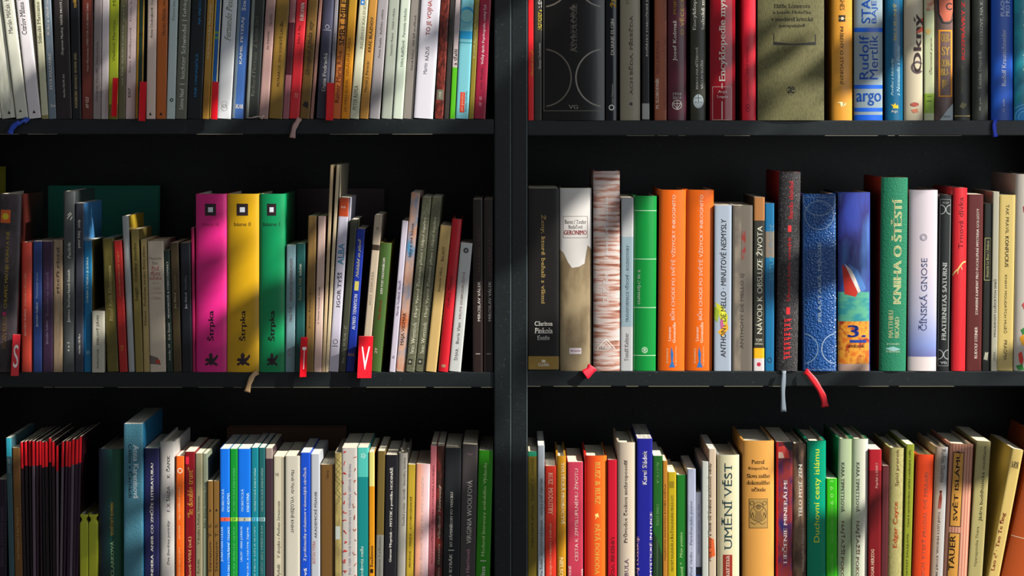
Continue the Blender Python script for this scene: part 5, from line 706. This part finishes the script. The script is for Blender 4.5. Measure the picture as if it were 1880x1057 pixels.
def serifs(vs, fs):
    cnt = {}
    for f in fs:
        for a, c in zip(f, f[1:]+f[:1]): k = (min(a, c), max(a, c)); cnt[k] = cnt.get(k, 0)+1
    vs = list(vs); fs = list(fs)
    for (a, c), n in list(cnt.items()):
        if n != 1: continue
        p, q = vs[a], vs[c]
        if abs(p.y-q.y) > .004 or not .035 < abs(p.x-q.x) < .2: continue
        if not (abs(p.y) < .012 or p.y > .42): continue
        x0, x1 = min(p.x, q.x)-.085, max(p.x, q.x)+.085; y0, y1 = (p.y, p.y+.055) if p.y < .1 else (p.y-.055, p.y)
        k = len(vs); vs += [Vector((x0, y0, 0)), Vector((x1, y0, 0)), Vector((x1, y1, 0)), Vector((x0, y1, 0))]; fs.append((k, k+1, k+2, k+3))
    return vs, fs
for key, o in cache.items():
    me = bpy.data.meshes.new_from_object(o.evaluated_get(dg)); raw[key] = ([v.co.copy() for v in me.vertices], [tuple(p.vertices) for p in me.polygons]); bpy.data.meshes.remove(me)
    if not any(q in key[0] for q in SANS): raw[key] = serifs(*raw[key])
for o in tmp:
    cu = o.data; bpy.data.objects.remove(o); bpy.data.curves.remove(cu)
for b, root, t, lz, lx, lay in TEXTS:
    vs, fs = raw[(t.t, t.b, t.i)]
    if not vs: print('NOTEXT', t.t); continue
    if t.b:
        k_ = len(vs); c_ = 3 if t.b > .025 else 2; o_ = list(vs); vs = [Vector((v.x+t.b*1.3*q/(c_-1), v.y, 0)) for q in range(c_) for v in o_]; fs = [tuple(i+k_*q for i in f) for q in range(c_) for f in fs]
    x0 = min(v.x for v in vs); x1 = max(v.x for v in vs); y0 = min(v.y for v in vs); y1 = max(v.y for v in vs)
    za, zb = lz(max(t.ya, t.yb)), lz(min(t.ya, t.yb)); cx = lx(t.cx)
    hh = t.h*S
    out = []
    for v in vs:
        u = (v.x-x0)/(x1-x0); q = (v.y-y0)/max(1e-6, y1-y0)
        if t.o == 'u': p = (cx+hh/2-q*hh, za+u*(zb-za))
        elif t.o == 'd': p = (cx-hh/2+q*hh, zb-u*(zb-za))
        else: p = (cx-hh/2+u*hh, za+q*(zb-za))
        out.append((max(-b['w']*.49, min(b['w']*.49, p[0])), p[1]))
    if zb > b['h']: # keep only letters that fit on the spine
        keep = [f for f in fs if all(out[i][1] < b['h']-.001 for i in f)]
    else: keep = fs
    if not keep: continue
    if b['kind'] == 'h' and t.h*S > .12*b['w']:
        used = sorted({i for f in keep for i in f}); mp_ = {i: k for k, i in enumerate(used)}
        bm = bmesh.new(); bv = [bm.verts.new((out[i][0], 0, out[i][1])) for i in used]
        for f in keep:
            try: bm.faces.new([bv[mp_[i]] for i in f])
            except ValueError: pass
        xl, xr = min(v.co.x for v in bv), max(v.co.x for v in bv)
        for nx_ in nodes(b)[1:-1]:
            if xl < nx_ < xr: bmesh.ops.bisect_plane(bm, geom=bm.verts[:]+bm.edges[:]+bm.faces[:], plane_co=(nx_, 0, 0), plane_no=(1, 0, 0))
        for v in bm.verts: v.co.y = facet(b, v.co.x)-.00005-lay*.00002
        me = bpy.data.meshes.new('lettering'); bm.to_mesh(me); bm.free()
    else: me = mesh('lettering', on_spine(b, out, lay), keep)
    link('lettering', me, root, PRINT(t.col))

# ---------------------------------------------------------------- books lying or standing behind the front row
def behind(name, cat, label, x0, x1, y0, y1, dpt, th, col, style='plain', letters=None):
    k = (D+dpt)/D
    wx = lambda p: X(HX+(p-HX)*k); wz = lambda p: Z(HY+(p-HY)*k)
    z1 = wz(y0); zb = y1
    root = bpy.data.objects.new(name, None); COL.objects.link(root); root.location = ((wx(x0)+wx(x1))/2, dpt, zb+.0003)
    root['label'] = label; root['category'] = cat
    hx = (wx(x1)-wx(x0))/2; hz = z1-zb
    for y in (0, th-.002): link('cover', boxmesh('cover', -hx, hx, y, y+.002, 0, hz, .0005), root, mat(col, style, .5))
    link('spine', boxmesh('spine', -hx, -hx+.002, .002, th-.002, 0, hz), root, mat(col, style, .5))
    link('pages', boxmesh('pages', -hx+.003, hx-.004, .0022, th-.0022, .003, hz-.003), root, mat('b8b0a0', 'pages', .8))
    return root
behind('picture_book', 'book', 'wide teal book standing behind the slim grey ones, middle row left bay', 88, 290, 341, Z(683), .235, .02, '0e7a66')
behind('picture_book', 'book', 'wide grey-brown book facing outwards behind the emerald one, middle row left bay', 545, 705, 346, Z(683), .245, .015, '544448')
behind('picture_book', 'book', 'wide dark brown book behind the azure ones, bottom row left bay', 416, 634, 784, Z(1148), .25, .02, '5a3a26')
bb = behind('picture_book', 'book', 'yellow book edge behind the black photographic one, middle row left bay', -22, 5, 306, Z(683), .24, .02, '9a9010')

# ---------------------------------------------------------------- red shelf dividers with white letters
def divider(xa, xb, yt, yb, ang, letter, label, dpt=-.012):
    root = bpy.data.objects.new('shelf_divider', None); COL.objects.link(root)
    base = SHELFL[1] if yb < 400 else SHELFL[2]
    cx = X((xa+xb)/2); root.location = (cx, dpt, Z(yb)); root.rotation_euler = (0, math.radians(3), ang)
    root['label'] = label; root['category'] = 'divider'; root['group'] = 'red shelf dividers'
    w_ = .034/2*.95; h = (yb-yt)*S
    wv = abs((xb-xa)*S/math.cos(ang))/2 if abs(math.cos(ang)) > .15 else w_
    link('flag', boxmesh('flag', -wv, wv, -.0006, .0006, 0, h, .0004), root, mat('d80c20', 'print', .3))
    if letter:
        cu = bpy.data.curves.new('lettering', 'FONT'); cu.body = letter; cu.resolution_u = 4
        o = bpy.data.objects.new('tmp', cu); COL.objects.link(o); dg = bpy.context.evaluated_depsgraph_get(); dg.update()
        me = bpy.data.meshes.new_from_object(o.evaluated_get(dg)); bpy.data.objects.remove(o)
        xs = [v.co.x for v in me.vertices]; ys = [v.co.y for v in me.vertices]
        for v in me.vertices:
            v.co = Vector((-wv*.6+(v.co.x-min(xs))/(max(xs)-min(xs))*wv*1.2, -.0008, h*.2+(v.co.y-min(ys))/(max(ys)-min(ys))*h*.55))
        link('lettering', me, root, PRINT('f4ecec'))
divider(24, 37, 612, 688, math.radians(32), 'S', 'red divider flag with white letter S beside the vermilion spine')
divider(552, 563, 617, 690, math.radians(50), 'T', 'narrow red divider flag seen edge-on beside the caramel spine')
divider(657, 682, 615, 692, math.radians(32), 'V', 'red divider flag with white letter V beside the grass green spine')
divider(208, 216, 143, 214, math.radians(50), '', 'red divider flag in front of the lime spine, top row')
divider(258, 268, 150, 222, math.radians(50), '', 'red divider flag beside the dark green and yellow spine, top row')
divider(390, 400, 150, 219, math.radians(50), '', 'red divider flag beside the silvery white spine, top row')
divider(600, 612, 152, 221, math.radians(50), '', 'dark red divider flag beside the coral orange spine, top row')
print('objects', len(bpy.data.objects), 'tris~', sum(len(m.polygons) for m in bpy.data.meshes))
